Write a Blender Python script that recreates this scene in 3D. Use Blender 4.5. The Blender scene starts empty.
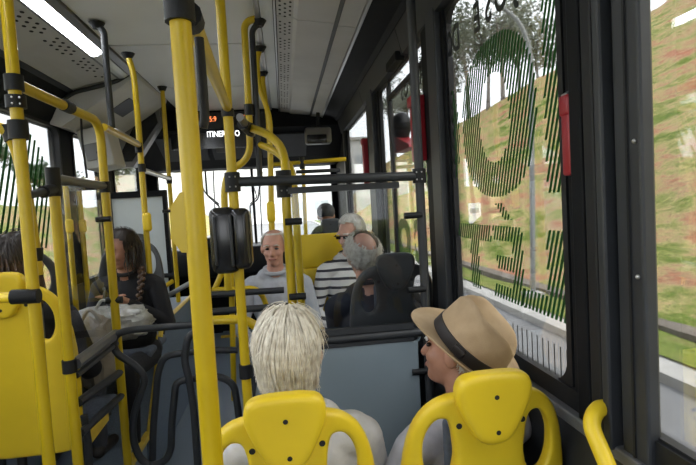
import bpy, bmesh, math, random
import numpy as np
from mathutils import Vector, Matrix, noise
random.seed(7)
S = bpy.context.scene
COL = S.collection
V = Vector

# ------------------------------------------------------------------ camera
CAM = V((0, 0, 1.53)); FPX = 503.0
yaw, pit, rol = [math.radians(a) for a in (7.1, 3.1, 3.3)]
fwd = V((math.sin(yaw)*math.cos(pit), math.cos(yaw)*math.cos(pit), -math.sin(pit)))
r0 = V((math.cos(yaw), -math.sin(yaw), 0)); u0 = r0.cross(fwd)
RT = math.cos(rol)*r0 - math.sin(rol)*u0
UP = math.sin(rol)*r0 + math.cos(rol)*u0
cd = bpy.data.cameras.new('camera'); cam = bpy.data.objects.new('camera', cd); COL.objects.link(cam)
cd.sensor_width = 36; cd.lens = FPX/696*36; cd.clip_start = 0.02; cd.clip_end = 500
mw = Matrix((RT, UP, -fwd)).transposed().to_4x4(); mw.translation = CAM
cam.matrix_world = mw
S.camera = cam
# ------------------------------------------------------------------ overcast sky, exposure
S.view_settings.view_transform = 'Standard'; S.view_settings.look = 'None'
S.view_settings.gamma = 1.0; S.view_settings.exposure = 1.85; S.view_settings.use_curve_mapping = False
w = bpy.data.worlds.new('overcast_sky'); S.world = w; w.use_nodes = True
bg = w.node_tree.nodes['Background']; bg.inputs[0].default_value = (0.93, 0.96, 1.0, 1); bg.inputs[1].default_value = 1.15
sd = bpy.data.lights.new('hazy_sun', 'SUN'); sd.energy = 1.6; sd.angle = math.radians(25); sd.color = (1, 0.96, 0.9)
sun = bpy.data.objects.new('hazy_sun', sd); COL.objects.link(sun); sun.rotation_euler = (math.radians(28), math.radians(32), 0)

def ray(x, y): return fwd + RT*((x-348)/FPX) - UP*((y-232.5)/FPX)
def P(x, y, X=None, Y=None, Z=None):
    d = ray(x, y)
    t = X/d.x if X is not None else (Y/d.y if Y is not None else (Z-CAM.z)/d.z)
    return CAM + d*t

# ------------------------------------------------------------------ materials
MATS = {}
def mat(name, col, rough=0.5, metal=0.0, var=0.0, vscale=8.0, bump=0.0, bscale=60.0, spec=0.5, emit=None, es=0.0, col2=None):
    if name in MATS: return MATS[name]
    m = bpy.data.materials.new(name); m.use_nodes = True; nt = m.node_tree; b = nt.nodes['Principled BSDF']
    b.inputs['Base Color'].default_value = (*col, 1); b.inputs['Roughness'].default_value = rough
    b.inputs['Metallic'].default_value = metal; b.inputs['Specular IOR Level'].default_value = spec
    if emit: b.inputs['Emission Color'].default_value = (*emit, 1); b.inputs['Emission Strength'].default_value = es
    if var > 0 or bump > 0:
        tc = nt.nodes.new('ShaderNodeTexCoord')
    if var > 0:
        n = nt.nodes.new('ShaderNodeTexNoise'); n.inputs['Scale'].default_value = vscale; n.inputs['Detail'].default_value = 5
        nt.links.new(tc.outputs['Object'], n.inputs['Vector'])
        mx = nt.nodes.new('ShaderNodeMix'); mx.data_type = 'RGBA'
        c2 = col2 or tuple(c*(1-var) for c in col)
        mx.inputs[6].default_value = (*col, 1); mx.inputs[7].default_value = (*c2, 1)
        rp = nt.nodes.new('ShaderNodeValToRGB'); rp.color_ramp.elements[0].position = 0.35; rp.color_ramp.elements[1].position = 0.7
        nt.links.new(n.outputs['Fac'], rp.inputs['Fac']); nt.links.new(rp.outputs['Color'], mx.inputs[0])
        nt.links.new(mx.outputs[2], b.inputs['Base Color'])
    if bump > 0:
        n2 = nt.nodes.new('ShaderNodeTexNoise'); n2.inputs['Scale'].default_value = bscale; n2.inputs['Detail'].default_value = 3
        nt.links.new(tc.outputs['Object'], n2.inputs['Vector'])
        bp = nt.nodes.new('ShaderNodeBump'); bp.inputs['Strength'].default_value = bump; bp.inputs['Distance'].default_value = 0.01
        nt.links.new(n2.outputs['Fac'], bp.inputs['Height']); nt.links.new(bp.outputs['Normal'], b.inputs['Normal'])
    MATS[name] = m; return m
def glassmat(name, tint, refl=0.06, rough=0.02):
    m = bpy.data.materials.new(name); m.use_nodes = True; nt = m.node_tree; nt.nodes.clear()
    o = nt.nodes.new('ShaderNodeOutputMaterial'); t = nt.nodes.new('ShaderNodeBsdfTransparent'); g = nt.nodes.new('ShaderNodeBsdfGlossy')
    fz = nt.nodes.new('ShaderNodeFresnel'); fz.inputs[0].default_value = 1.35
    mx = nt.nodes.new('ShaderNodeMixShader'); t.inputs[0].default_value = (*tint, 1); g.inputs['Roughness'].default_value = rough
    ml = nt.nodes.new('ShaderNodeMath'); ml.operation = 'MULTIPLY'; ml.inputs[1].default_value = refl/0.04
    nt.links.new(fz.outputs[0], ml.inputs[0]); nt.links.new(ml.outputs[0], mx.inputs[0])
    nt.links.new(t.outputs[0], mx.inputs[1]); nt.links.new(g.outputs[0], mx.inputs[2]); nt.links.new(mx.outputs[0], o.inputs[0])
    MATS[name] = m; return m
YEL = mat('yellow_paint', (0.56, 0.395, 0.008), 0.33, var=0.12, vscale=5)
YSEAT = mat('yellow_plastic', (0.80, 0.57, 0.02), 0.42, var=0.08, vscale=6, bump=0.04, bscale=400)
YSTRIP = mat('yellow_nosing', (0.72, 0.50, 0.05), 0.5, var=0.25, vscale=25)
BLK = mat('black_rubber', (0.010, 0.011, 0.013), 0.5, spec=0.3, bump=0.15, bscale=500)
BLKG = mat('black_gloss', (0.012, 0.012, 0.013), 0.18)
CHAR = mat('charcoal_plastic', (0.024, 0.027, 0.032), 0.5, var=0.2, vscale=12)
CHAR2 = mat('dark_trim', (0.008, 0.009, 0.011), 0.6, spec=0.12, var=0.2, vscale=6)
SLATE = mat('slate_seat_plastic', (0.05, 0.055, 0.062), 0.5, var=0.15)
GREYM = mat('grey_metal', (0.17, 0.17, 0.175), 0.35, metal=0.4)
SILV = mat('silver_edge', (0.42, 0.43, 0.45), 0.3, metal=0.6)
CEIL = mat('ceiling_laminate', (0.74, 0.75, 0.74), 0.45, var=0.06, vscale=3)
DUCT = mat('duct_plastic', (0.52, 0.515, 0.51), 0.5, var=0.10, vscale=4)
CASE = mat('casing_grey', (0.50, 0.50, 0.50), 0.5, var=0.08)
FLOOR = mat('blue_grey_floor', (0.19, 0.24, 0.30), 0.5, var=0.35, vscale=180, bump=0.05)
PANELB = mat('blue_grey_panel', (0.20, 0.25, 0.285), 0.45, var=0.10, vscale=3)
PWHITE = mat('pale_panel', (0.56, 0.62, 0.66), 0.4, var=0.06)
RED = mat('red_plastic', (0.30, 0.012, 0.022), 0.4)
HOLE = mat('dark_hole', (0.01, 0.01, 0.01), 0.8)
STEEL = mat('bolt_steel', (0.55, 0.55, 0.56), 0.3, metal=0.9)
LAMP = mat('lamp_diffuser_lit', (0.9, 0.92, 0.95), 0.4, emit=(0.92, 0.96, 1.0), es=5.5)
LAMPOFF = mat('lamp_diffuser_off', (0.55, 0.58, 0.60), 0.35)
def filmmat(name, dif, trn):
    m = bpy.data.materials.new(name); m.use_nodes = True; nt = m.node_tree; nt.nodes.clear()
    o = nt.nodes.new('ShaderNodeOutputMaterial'); d = nt.nodes.new('ShaderNodeBsdfDiffuse'); t = nt.nodes.new('ShaderNodeBsdfTranslucent'); a = nt.nodes.new('ShaderNodeAddShader')
    d.inputs[0].default_value = (*dif, 1); t.inputs[0].default_value = (*trn, 1)
    nt.links.new(d.outputs[0], a.inputs[0]); nt.links.new(t.outputs[0], a.inputs[1]); nt.links.new(a.outputs[0], o.inputs[0]); return m
GREEN = filmmat('green_film', (0.02, 0.06, 0.022), (0.03, 0.075, 0.025))
DKTXT = mat('dark_film', (0.02, 0.024, 0.022), 0.6)
ORANGE = mat('led_orange', (0.2, 0.05, 0.02), 0.5, emit=(1.0, 0.25, 0.08), es=0.6)
SIGNW = mat('sign_white', (0.8, 0.8, 0.8), 0.5, emit=(0.95, 0.98, 1.0), es=1.0)
GLASS = glassmat('window_glass', (0.97, 0.98, 0.98), 0.03)
PGLASS = glassmat('partition_glass', (0.90, 0.92, 0.93), 0.05)
CLEARG = glassmat('clear_partition', (0.92, 0.93, 0.93), 0.05)

# ------------------------------------------------------------------ mesh builder
class MB:
    def __init__(s): s.v = []; s.f = []
    def add(s, vs, fs):
        o = len(s.v); s.v += [tuple(v) for v in vs]; s.f += [tuple(i+o for i in f) for f in fs]; return s
    def box(s, a, b):
        (x0, y0, z0), (x1, y1, z1) = a, b
        return s.add([(x0,y0,z0),(x1,y0,z0),(x1,y1,z0),(x0,y1,z0),(x0,y0,z1),(x1,y0,z1),(x1,y1,z1),(x0,y1,z1)],
                     [(0,3,2,1),(4,5,6,7),(0,1,5,4),(1,2,6,5),(2,3,7,6),(3,0,4,7)])
    def rbox(s, c, size, r=0.01, seg=2, M=None):
        bm = bmesh.new(); bmesh.ops.create_cube(bm, size=1)
        for v in bm.verts: v.co = V((v.co.x*size[0], v.co.y*size[1], v.co.z*size[2]))
        bmesh.ops.bevel(bm, geom=bm.edges[:], offset=r, segments=seg, profile=0.5, affect='EDGES')
        bm.verts.index_update()
        T = Matrix.Translation(V(c)) @ (M.to_4x4() if M else Matrix())
        s.add([T @ v.co for v in bm.verts], [[v.index for v in f.verts] for f in bm.faces]); bm.free(); return s
    def tube(s, pts, r, fillet=0.0, n=12, caps=True, r1=None):
        pts = [V(p) for p in pts]
        if fillet > 0 and len(pts) > 2:
            q = [pts[0]]
            for i in range(1, len(pts)-1):
                a, b, c = pts[i-1], pts[i], pts[i+1]
                d = min(fillet, (a-b).length*0.49, (c-b).length*0.49)
                p0 = b+(a-b).normalized()*d; p1 = b+(c-b).normalized()*d
                for k in range(7):
                    t = k/6; q.append((1-t)**2*p0 + 2*t*(1-t)*b + t*t*p1)
            q.append(pts[-1]); pts = q
        vs = []; fs = []; m = len(pts); prev = None
        for i, p in enumerate(pts):
            t = (pts[min(i+1, m-1)]-pts[max(i-1, 0)]).normalized()
            if prev is None:
                a = t.cross(V((0, 0, 1)));  a = a if a.length > 0.1 else t.cross(V((1, 0, 0))); a.normalize()
            else:
                a = prev - t*prev.dot(t); a.normalize()
            prev = a; b = t.cross(a)
            rr = r if r1 is None else r+(r1-r)*i/(m-1)
            for k in range(n):
                an = 2*math.pi*k/n; vs.append(p+(a*math.cos(an)+b*math.sin(an))*rr)
        for i in range(m-1):
            for k in range(n): fs.append((i*n+k, i*n+(k+1) % n, (i+1)*n+(k+1) % n, (i+1)*n+k))
        if caps: fs.append(tuple(range(n-1, -1, -1))); fs.append(tuple((m-1)*n+k for k in range(n)))
        return s.add(vs, fs)
    def ell(s, c, rad, n=16, m=10, M=None):
        vs = []; fs = []; c = V(c)
        for i in range(m+1):
            th = math.pi*i/m
            for k in range(n):
                ph = 2*math.pi*k/n
                p = V((rad[0]*math.sin(th)*math.cos(ph), rad[1]*math.sin(th)*math.sin(ph), rad[2]*math.cos(th)))
                vs.append(c+(M @ p if M else p))
        for i in range(m):
            for k in range(n): fs.append((i*n+k, (i+1)*n+k, (i+1)*n+(k+1) % n, i*n+(k+1) % n))
        return s.add(vs, fs)
    def prism(s, poly, d):           # poly: 3-D points of one face, d: extrusion vector
        n = len(poly); poly = [V(p) for p in poly]; d = V(d)
        return s.add(poly+[p+d for p in poly], [tuple(range(n-1, -1, -1)), tuple(range(n, 2*n))]+[(i, (i+1) % n, n+(i+1) % n, n+i) for i in range(n)])
    def mesh(s, name='m', smooth=False):
        me = bpy.data.meshes.new(name); me.from_pydata(s.v, [], s.f)
        bm = bmesh.new(); bm.from_mesh(me); bmesh.ops.recalc_face_normals(bm, faces=bm.faces[:]); bm.to_mesh(me); bm.free()
        if smooth: shade(me)
        return me
    def build(s, name, m, parent=None, smooth=False):
        return obj(name, s.mesh(name, smooth), m, parent)
def shade(me, ang=40):
    me.polygons.foreach_set('use_smooth', [True]*len(me.polygons))
    bm = bmesh.new(); bm.from_mesh(me)
    for e in bm.edges:
        if len(e.link_faces) == 2 and e.calc_face_angle(0) > math.radians(ang): e.smooth = False
    bm.to_mesh(me); bm.free()
def W(o):
    m = o.matrix_basis.copy()
    return (W(o.parent) @ o.matrix_parent_inverse @ m) if o.parent else m
def obj(name, me, m, parent=None):
    o = bpy.data.objects.new(name, me); COL.objects.link(o)
    if m is not None and not me.materials: me.materials.append(m)
    if parent: o.parent = parent; o.matrix_parent_inverse = W(parent).inverted()
    return o
def tag(o, label, cat, group=None, kind=None):
    o['label'] = label; o['category'] = cat
    if group: o['group'] = group
    if kind: o['kind'] = kind
    return o
def thing(name, label, cat, loc=(0, 0, 0), group=None):
    e = bpy.data.objects.new(name, None); COL.objects.link(e); e.location = loc; e.empty_display_size = 0.1
    return tag(e, label, cat, group)
def struct(o): o['kind'] = 'structure'; return o
def copy_tree(o, parent=None):
    c = o.copy(); COL.objects.link(c)
    if parent: c.parent = parent; c.matrix_parent_inverse = o.matrix_parent_inverse.copy()
    for ch in list(o.children): copy_tree(ch, c)
    return c
def curve_mesh(loops, extrude, bevel, res=3):
    """flat outline with holes -> rounded solid; loops in (x, z), thickness in y"""
    cu = bpy.data.curves.new('outline', 'CURVE'); cu.dimensions = '2D'; cu.fill_mode = 'BOTH'
    cu.extrude = extrude; cu.offset = -bevel; cu.bevel_depth = bevel; cu.bevel_resolution = res
    for lp in loops:
        sp = cu.splines.new('POLY'); sp.points.add(len(lp)-1); sp.use_cyclic_u = True
        for p, q in zip(sp.points, lp): p.co = (q[0], q[1], 0, 1)
    o = bpy.data.objects.new('outline', cu); COL.objects.link(o)
    dg = bpy.context.evaluated_depsgraph_get(); dg.update()
    me = bpy.data.meshes.new_from_object(o.evaluated_get(dg))
    bpy.data.objects.remove(o); bpy.data.curves.remove(cu); me.materials.clear()
    for v in me.vertices: v.co = (v.co.x, -v.co.z, v.co.y)
    return me
def remeshed(me, vox, sm=4, fac=0.5):
    o = bpy.data.objects.new('tmp', me); COL.objects.link(o)
    r = o.modifiers.new('r', 'REMESH'); r.mode = 'VOXEL'; r.voxel_size = vox; r.use_smooth_shade = True
    s2 = o.modifiers.new('s', 'SMOOTH'); s2.iterations = sm; s2.factor = fac
    dg = bpy.context.evaluated_depsgraph_get(); dg.update()
    out = bpy.data.meshes.new_from_object(o.evaluated_get(dg)); bpy.data.objects.remove(o)
    out.polygons.foreach_set('use_smooth', [True]*len(out.polygons))
    return out
def spline(pts, n=8, closed=True):
    out = []; m = len(pts)
    for i in range(m if closed else m-1):
        p0, p1, p2, p3 = [V((*pts[(i+k) % m],)) if closed else V((*pts[min(max(i+k, 0), m-1)],)) for k in (-1, 0, 1, 2)]
        for k in range(n):
            t = k/n
            out.append(tuple(0.5*((2*p1)+(p2-p0)*t+(2*p0-5*p1+4*p2-p3)*t*t+(3*p1-p0-3*p2+p3)*t**3)))
    if not closed: out.append(tuple(pts[-1]))
    return out

# ================================================================== THE BUS BODY
XR, XL, YB, YF, ZCE = 0.70, -1.65, -2.6, 6.55, 2.59
SILL, TOP = 1.05, 2.285
fl = struct(MB().box((XL-.06, YB, -.06), (XR+.06, YF, 0)).build('floor', FLOOR))
# right wall: lower panel, header, pillars
TW = .014
rw = MB().box((XR, YB, 0), (XR+TW, YF, SILL-.02)).box((XR, YB, TOP+.01), (XR+TW, YF, 2.66))
for a, b in ((.94, 1.18), (2.0, 2.30), (3.42, 3.92), (5.15, YF), (-.75, -.62), (YB, -2.3)):
    rw.box((XR, a, SILL-.02), (XR+TW, b, TOP+.01))
wr = struct(rw.build('wall_right', CHAR2))
MB().rbox((XR-.02, 1.2, .975), (.04, 7.6, .03), .006).build('sill_ledge', mat('ledge_grey', (.12, .125, .135), .35), wr)
MB().box((XR-.016, YB, .988), (XR, 5.1, 1.04)).build('sill_gasket', BLK, wr)
MB().box((XR-.02, YB, .55), (XR, 5.1, .975)).build('side_panel', CHAR, wr)
lw = MB().box((XL-.07, YB, 0), (XL, YF, SILL-.02)).box((XL-.07, YB, 2.23), (XL, YF, 2.66))
for a, b in ((YB, -2.3), (-.3, -.1), (1.7, 1.9), (4.06, 4.30), (4.95, 5.25), (6.3, YF)):
    lw.box((XL-.07, a, SILL-.02), (XL, b, 2.23))
wl = struct(lw.build('wall_left', CHAR2))
MB().box((XL, YB, .5), (XL+.02, 5.0, 1.03)).build('side_panel', CHAR, wl)
# rear wall with a window
bw = MB().box((XL, YB-.06, 0), (XR, YB, 1.2)).box((XL, YB-.06, 2.2), (XR, YB, 2.66)).box((XL, YB-.06, 1.2), (XL+.2, YB, 2.2)).box((XR-.2, YB-.06, 1.2), (XR, YB, 2.2))
struct(bw.build('wall_rear', CHAR2))

def ring(mb, y0, y1, z0, z1, b, r, x0, x1, seg=7):
    inner = []; outer = []
    for cy, cz, a0, oy, oz in ((y1-b-r, z1-b-r, 0, y1, z1), (y0+b+r, z1-b-r, 90, y0, z1), (y0+b+r, z0+b+r, 180, y0, z0), (y1-b-r, z0+b+r, 270, y1, z0)):
        for k in range(seg):
            a = math.radians(a0+90*k/(seg-1)); inner.append((cy+r*math.cos(a), cz+r*math.sin(a)))
            dy, dz = math.cos(a), math.sin(a); q = max(abs(dy), abs(dz))
            sy = (oy-cy)*min(1, abs(dy)/q); sz = (oz-cz)*min(1, abs(dz)/q)
            outer.append((cy+sy, cz+sz))
    n = len(inner)
    vs = [(x0, *p) for p in inner]+[(x0, *p) for p in outer]+[(x1, *p) for p in inner]+[(x1, *p) for p in outer]
    fs = []
    for i in range(n):
        j = (i+1) % n
        fs += [(i, j, n+j, n+i), (2*n+i, 3*n+i, 3*n+j, 2*n+j), (i, 2*n+i, 2*n+j, j), (n+i, n+j, 3*n+j, 3*n+i)]
    mb.add(vs, fs); return mb
WIN = {}
def window(n, side, y0, y1, z0, z1, b=.022, r=.07):
    if side > 0: x0, x1, gx = XR-.008, XR+.013, XR+.008
    else: x0, x1, gx = XL+.012, XL-.02, XL-.012
    f = struct(ring(MB(), y0, y1, z0, z1, b, r, x0, x1).build('window_%d' % n, BLK))
    MB().box((gx-.002, y0+b*.5, z0+b*.5), (gx+.002, y1-b*.5, z1-b*.5)).build('glass_pane', GLASS, f)
    WIN[n] = f; return f
window(1, 1, -.63, .945, SILL-.02, TOP+.02, b=.016, r=.012)
window(2, 1, 1.165, 2.01, SILL-.035, TOP+.02)
window(3, 1, 2.29, 3.43, SILL-.03, TOP+.02, r=.04)
window(4, 1, 3.91, 5.16, SILL-.03, TOP+.02, r=.04)
window(5, 1, -2.31, -.74, SILL-.03, TOP+.02)
window(6, -1, 1.89, 4.07, SILL-.03, 2.25)
window(7, -1, 4.29, 4.96, SILL-.03, 2.25, r=.04)
window(8, -1, 5.24, 6.31, SILL-.03, 2.25)
window(9, -1, -.11, 1.71, SILL-.03, 2.25)
window(10, -1, -2.31, -.29, SILL-.03, 2.25)
# sliding vent frame inside window 3
MB().box((XR-.006, 3.12, 1.05), (XR+.012, 3.17, 2.28)).build('frame_bar', BLK, WIN[3])
MB().box((XR-.006, 2.31, 2.17), (XR+.012, 3.12, 2.2)).build('frame_bar', BLK, WIN[3])

# ------------------------------------------------------------------ film lettering on the glass
GX = XR+.0035
def striped(name, test, y0, y1, z0, z1, parent, x=GX, period=.0212, duty=.52, slope=.38, step=.003):
    """slanted film stripes kept where test(y, z) is inside the letter"""
    mb = MB(); c = y0-abs(slope)*(z1-z0)-period
    while c < y1+abs(slope)*(z1-z0):
        z = z1; run = None
        def Yc(zz): return c+slope*(z1-zz)
        while z > z0-step:
            ok = z >= z0 and y0 <= Yc(z)+period*duty/2 <= y1 and test(Yc(z)+period*duty/2, z)
            if ok and run is None: run = z
            if not ok and run is not None:
                if run-z > step*1.5:
                    a, b = run, z+step
                    mb.prism([(x, Yc(a), a), (x, Yc(a)+period*duty, a), (x, Yc(b)+period*duty, b), (x, Yc(b), b)], (.001, 0, 0))
                run = None
            z -= step
        c += period
    if mb.v: return mb.build(name, GREEN, parent)
def zero(cy, cz, ry, rz, iy, iz):
    def t(y, z):
        a = (abs((y-cy)/ry))**2.3+(abs((z-cz)/rz))**2.3; b = (abs((y-cy)/iy))**2.2+(abs((z-cz)/iz))**2.2
        return a < 1 and b > 1
    return t
def rects(*rs): return lambda y, z: any(a <= y <= b and c <= z <= d for a, b, c, d in rs)
striped('film_digit', zero(1.60, 1.79, .285, .262, .115, .145), 1.2, 1.99, 1.5, 2.07, WIN[2])
striped('film_digit', rects((1.17, 1.275, 1.53, 2.27)), 1.165, 1.3, 1.5, 2.27, WIN[2])
striped('film_digit', zero(2.21, 1.79, .285, .262, .115, .145), 1.9, 1.99, 1.5, 2.07, WIN[2])
striped('film_letter', rects((1.66, 1.985, 1.375, 1.435), (1.775, 1.86, 1.19, 1.435)), 1.6, 1.99, 1.15, 1.45, WIN[2])
striped('film_letter', lambda y, z: rects((1.43, 1.50, 1.19, 1.435), (1.43, 1.645, 1.385, 1.435), (1.43, 1.62, 1.287, 1.335), (1.43, 1.645, 1.19, 1.238))(y, z)
        or (1.452 < z < 1.51 and abs(y-(1.52+(z-1.452)*1.25)) < .03), 1.4, 1.7, 1.15, 1.52, WIN[2])
striped('film_letter', rects((1.195, 1.29, 1.19, 1.435), (1.195, 1.445, 1.19, 1.25)), 1.18, 1.5, 1.15, 1.45, WIN[2])
for k in range(11):                                   # row of thin film lines above the sill
    y = 1.205+k*.031
    MB().box((GX, y, SILL-.012), (GX+.001, y+.0045, 1.123)).build('film_line', DKTXT, WIN[2])
striped('film_digit', zero(2.21, 1.79, .285, .262, .115, .145), 2.315, 2.6, 1.5, 2.07, WIN[3])
striped('film_letter', rects((2.33, 2.40, 1.19, 1.435)), 2.32, 2.5, 1.15, 1.45, WIN[3])
striped('film_letter', zero(2.62, 1.312, .14, .122, .07, .06), 2.4, 2.7, 1.15, 1.45, WIN[3])
striped('film_letter', zero(2.95, 1.312, .16, .122, .07, .06), 2.75, 3.15, 1.15, 1.45, WIN[3])
# the left window carries the same slanted film, reading from outside
striped('film_digit', zero(3.50, 1.72, .36, .44, .04, .20), 3.1, 3.9, 1.3, 2.17, WIN[6], x=XL-.006, period=.066, duty=.42, slope=-.42)
striped('film_digit', zero(2.72, 1.72, .38, .44, .06, .20), 2.3, 3.12, 1.3, 2.17, WIN[6], x=XL-.006, period=.066, duty=.42, slope=-.42)
def text_mesh(ch, size, shear=.12, extrude=.0005, bold=.0):
    cu = bpy.data.curves.new('t', 'FONT'); cu.body = ch; cu.size = size; cu.shear = shear; cu.extrude = extrude; cu.offset = size*bold; cu.align_x = 'CENTER'
    o = bpy.data.objects.new('t', cu); COL.objects.link(o)
    dg = bpy.context.evaluated_depsgraph_get(); dg.update()
    me = bpy.data.meshes.new_from_object(o.evaluated_get(dg)); bpy.data.objects.remove(o); me.materials.clear(); return me
for ch, yy, wn in (('J', 1.42, 2), ('O', 1.51, 2), ('S', 1.605, 2), ('É', 1.70, 2), ('D', 1.915, 2), ('O', 2.0, 2), ('A', 2.405, 3), ('M', 2.52, 3), ('P', 2.63, 3), ('O', 2.725, 3), ('S', 2.81, 3)):
    me = text_mesh(ch, .142, extrude=.0008, bold=.02, shear=.05)
    zz = 2.105
    for v in me.vertices: v.co = (GX+v.co.z, yy+v.co.x*.80, zz+v.co.y)
    obj('film_letter', me, DKTXT, WIN[wn])

# ------------------------------------------------------------------ pillar trim between the windows, right side
def pillar(name, ribs, z0=.98, z1=2.33):
    b = MB()
    for y0, y1, d in ribs: b.rbox((XR-d/2, (y0+y1)/2, (z0+z1)/2), (d, y1-y0, z1-z0), min(.006, d*.3), 2)
    return struct(b.build(name, CHAR2))
def pillar_parts(name, ribs, mats, z0=.98, z1=2.33):
    root = None
    for (y0, y1, d), m in zip(ribs, mats):
        b = MB().rbox((XR-d/2, (y0+y1)/2, (z0+z1)/2), (d, y1-y0, z1-z0), min(.006, d*.3), 2)
        if root is None: root = struct(b.build(name, m))
        else: b.build('pillar_rib', m, root)
    return root
tr = pillar_parts('trim_1', ((1.0, 1.15, .012), (1.06, 1.11, .03), (1.0, 1.04, .04), (.96, .985, .05), (.872, .95, .03), (.905, .911, .034)),
             (CHAR2, CHAR2, BLK, CHAR, CHAR, BLK))
for z in (1.95, 1.62, 1.36):
    MB().ell((XR-.032, .887, z), (.004, .005, .005), 10, 6).build('rivet', STEEL, tr)
pillar_parts('trim_2', ((2.0, 2.30, .018), (2.035, 2.16, .045), (2.165, 2.29, .03)), (CHAR2, CHAR, CHAR2))
pillar_parts('trim_3', ((3.42, 3.92, .018), (3.5, 3.70, .05)), (CHAR2, CHAR))
pillar_parts('trim_4', ((5.15, 5.5, .02), (5.2, 5.3, .04)), (CHAR2, CHAR))
def hammer(y, z0, z1, d, label, wdt=.05, dep=.04):
    t = thing('emergency_hammer_case', label, 'hammer case', (XR-d, y, z0), 'red emergency cases on the right pillars')
    MB().rbox((XR-d-dep/2, y, (z0+z1)/2), (dep, wdt, z1-z0), .006, 3).build('case', RED, t, True)
    MB().rbox((XR-d-dep*.6, y, z1-.02), (dep*1.2, wdt*1.15, .05), .008, 3).build('cap', RED, t, True)
    MB().prism([(XR-d-dep, y-wdt*.35, z1+.004), (XR-d-.002, y-wdt*.35, z1+.014), (XR-d-.002, y+wdt*.35, z1+.014), (XR-d-dep, y+wdt*.35, z1+.004)], (0, 0, .003)).build('label_strip', SILV, t)
hammer(1.125, 1.57, 1.755, .008, 'small red emergency case on the pillar right of the striped window', .035, .022)
hammer(2.30, 1.715, 2.01, .03, 'long red emergency case on the pillar behind the dark pole', .07, .055)
hammer(3.86, 1.69, 2.03, .03, 'red emergency hammer case farthest forward beside a bright window', .05)

# ------------------------------------------------------------------ ceiling, ducts, lamps
cl = struct(MB().box((XL-.06, YB, 2.62), (XR+.06, YF, 2.68)).build('ceiling', CHAR2))
ys = [YB, -1.1, 0.0, 1.1, 2.2, 3.3, 4.4, 5.42]
for a, b in zip(ys[:-1], ys[1:]):
    MB().rbox(((-1.0-.06)/2, (a+b)/2, ZCE+.015), (.94, b-a-.02, .03), .003, 1).build('ceiling_panel', CEIL, cl)
def extr(name, prof, y0, y1, m, parent, smooth=False):
    n = len(prof); b = MB()
    return b.prism([(x, y0, z) for x, z in prof], (0, y1-y0, 0)).build(name, m, parent, smooth)
# right duct
rd = struct(MB().box((-.06, YB, 2.60), (XR, 5.42, 2.63)).build('trim_5', CHAR2))
MB().rbox((-.075, 1.4, 2.583), (.03, 8.0, .02), .005).build('lamp_rail', SILV, rd)
extr('lamp_diffuser', [(-.058, 2.575), (.008, 2.567), (.008, 2.60), (-.058, 2.60)], YB, 5.3, LAMPOFF, rd)
extr('duct_edge', [(.012, 2.558), (.022, 2.556), (.022, 2.60), (.012, 2.60)], YB, 5.4, SILV, rd)
py = [YB, -1.0, .25, 1.5, 2.75, 4.0, 5.25, 5.42]
for a, b in zip(py[:-1], py[1:]):
    extr('duct_panel', [(.028, 2.556), (.115, 2.545), (.135, 2.532), (.335, 2.512), (.352, 2.498), (.452, 2.488), (.452, 2.60), (.028, 2.60)], a+.004, b-.004, DUCT, rd)
extr('duct_groove', [(.335, 2.5115), (.352, 2.4965), (.349, 2.4955), (.332, 2.510)], YB, 5.4, CHAR, rd)
extr('duct_edge', [(.455, 2.478), (.470, 2.474), (.470, 2.60), (.455, 2.60)], YB, 5.4, SILV, rd)
extr('header_cove', [(.472, 2.49), (.60, 2.455), (.625, 2.43), (.64, 2.60), (.472, 2.60)], YB, 5.42, CHAR2, rd)
for a, b in ((YB, 0), (0, 1.5), (1.5, 2.6), (2.6, 3.9), (3.9, 5.4)):
    extr('header_panel', [(.628, 2.428), (.660, 2.30), (.70, 2.29), (.70, 2.45), (.65, 2.45)], a+.003, b-.003, CHAR, rd)
MB().rbox((.655, 2.75, 2.30), (.05, .25, .05), .008).build('header_latch', CHAR2, rd)
def dots(name, f, ya, yb, dy, rows, r, parent):
    b = MB(); y = ya; k = 0
    while y < yb:
        k += 1
        if k % 5:
            for i in range(rows):
                c, nrm, t = f(y+(dy*.5 if i % 2 else 0), i)
                a = nrm.cross(t).normalized(); pts = [c+nrm*.0012+(a*math.cos(q)*.8+t*math.sin(q)*1.3)*r for q in [math.pi/4*j for j in range(8)]]
                b.add(pts, [tuple(range(8))])
        y += dy
    o = b.build(name, HOLE, parent); o['kind'] = 'stuff'; return o
dots('air_holes', lambda y, i: (V((.045+.026*i, y, 2.5535-.0033*i)), V((-.12, 0, -1)).normalized(), V((0, 1, 0))), .9, 5.2, .055, 3, .009, rd)
# left duct
ld = struct(MB().box((XL, YB, 2.61), (-1.0, 5.42, 2.64)).build('trim_6', CHAR2))
extr('lamp_rail', [(-1.004, 2.575), (-1.045, 2.562), (-1.062, 2.572), (-1.062, 2.62), (-1.004, 2.62)], YB, 3.9, GREYM, ld)
extr('lamp_rail', [(-1.127, 2.547), (-1.139, 2.543), (-1.139, 2.62), (-1.127, 2.62)], YB, 3.9, GREYM, ld)
lmp = [YB, -.3, 1.05, 3.36]
for a, b in zip(lmp[:-1], lmp[1:]):
    extr('lamp_diffuser', [(-1.064, 2.568), (-1.094, 2.550), (-1.125, 2.546), (-1.125, 2.62), (-1.064, 2.62)], a+.01, b-.01, LAMP, ld)
extr('lamp_cover', [(-1.064, 2.568), (-1.094, 2.550), (-1.125, 2.546), (-1.125, 2.62), (-1.064, 2.62)], 3.37, 3.9, LAMPOFF, ld)
py = [YB, -1.3, 0, 1.3, 2.6, 3.9]
for a, b in zip(py[:-1], py[1:]):
    extr('duct_panel', [(-1.141, 2.547), (-1.31, 2.515), (-1.36, 2.505), (-1.46, 2.478), (-1.475, 2.49), (-1.475, 2.62), (-1.141, 2.62)], a+.003, b-.003, DUCT, ld)
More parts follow.
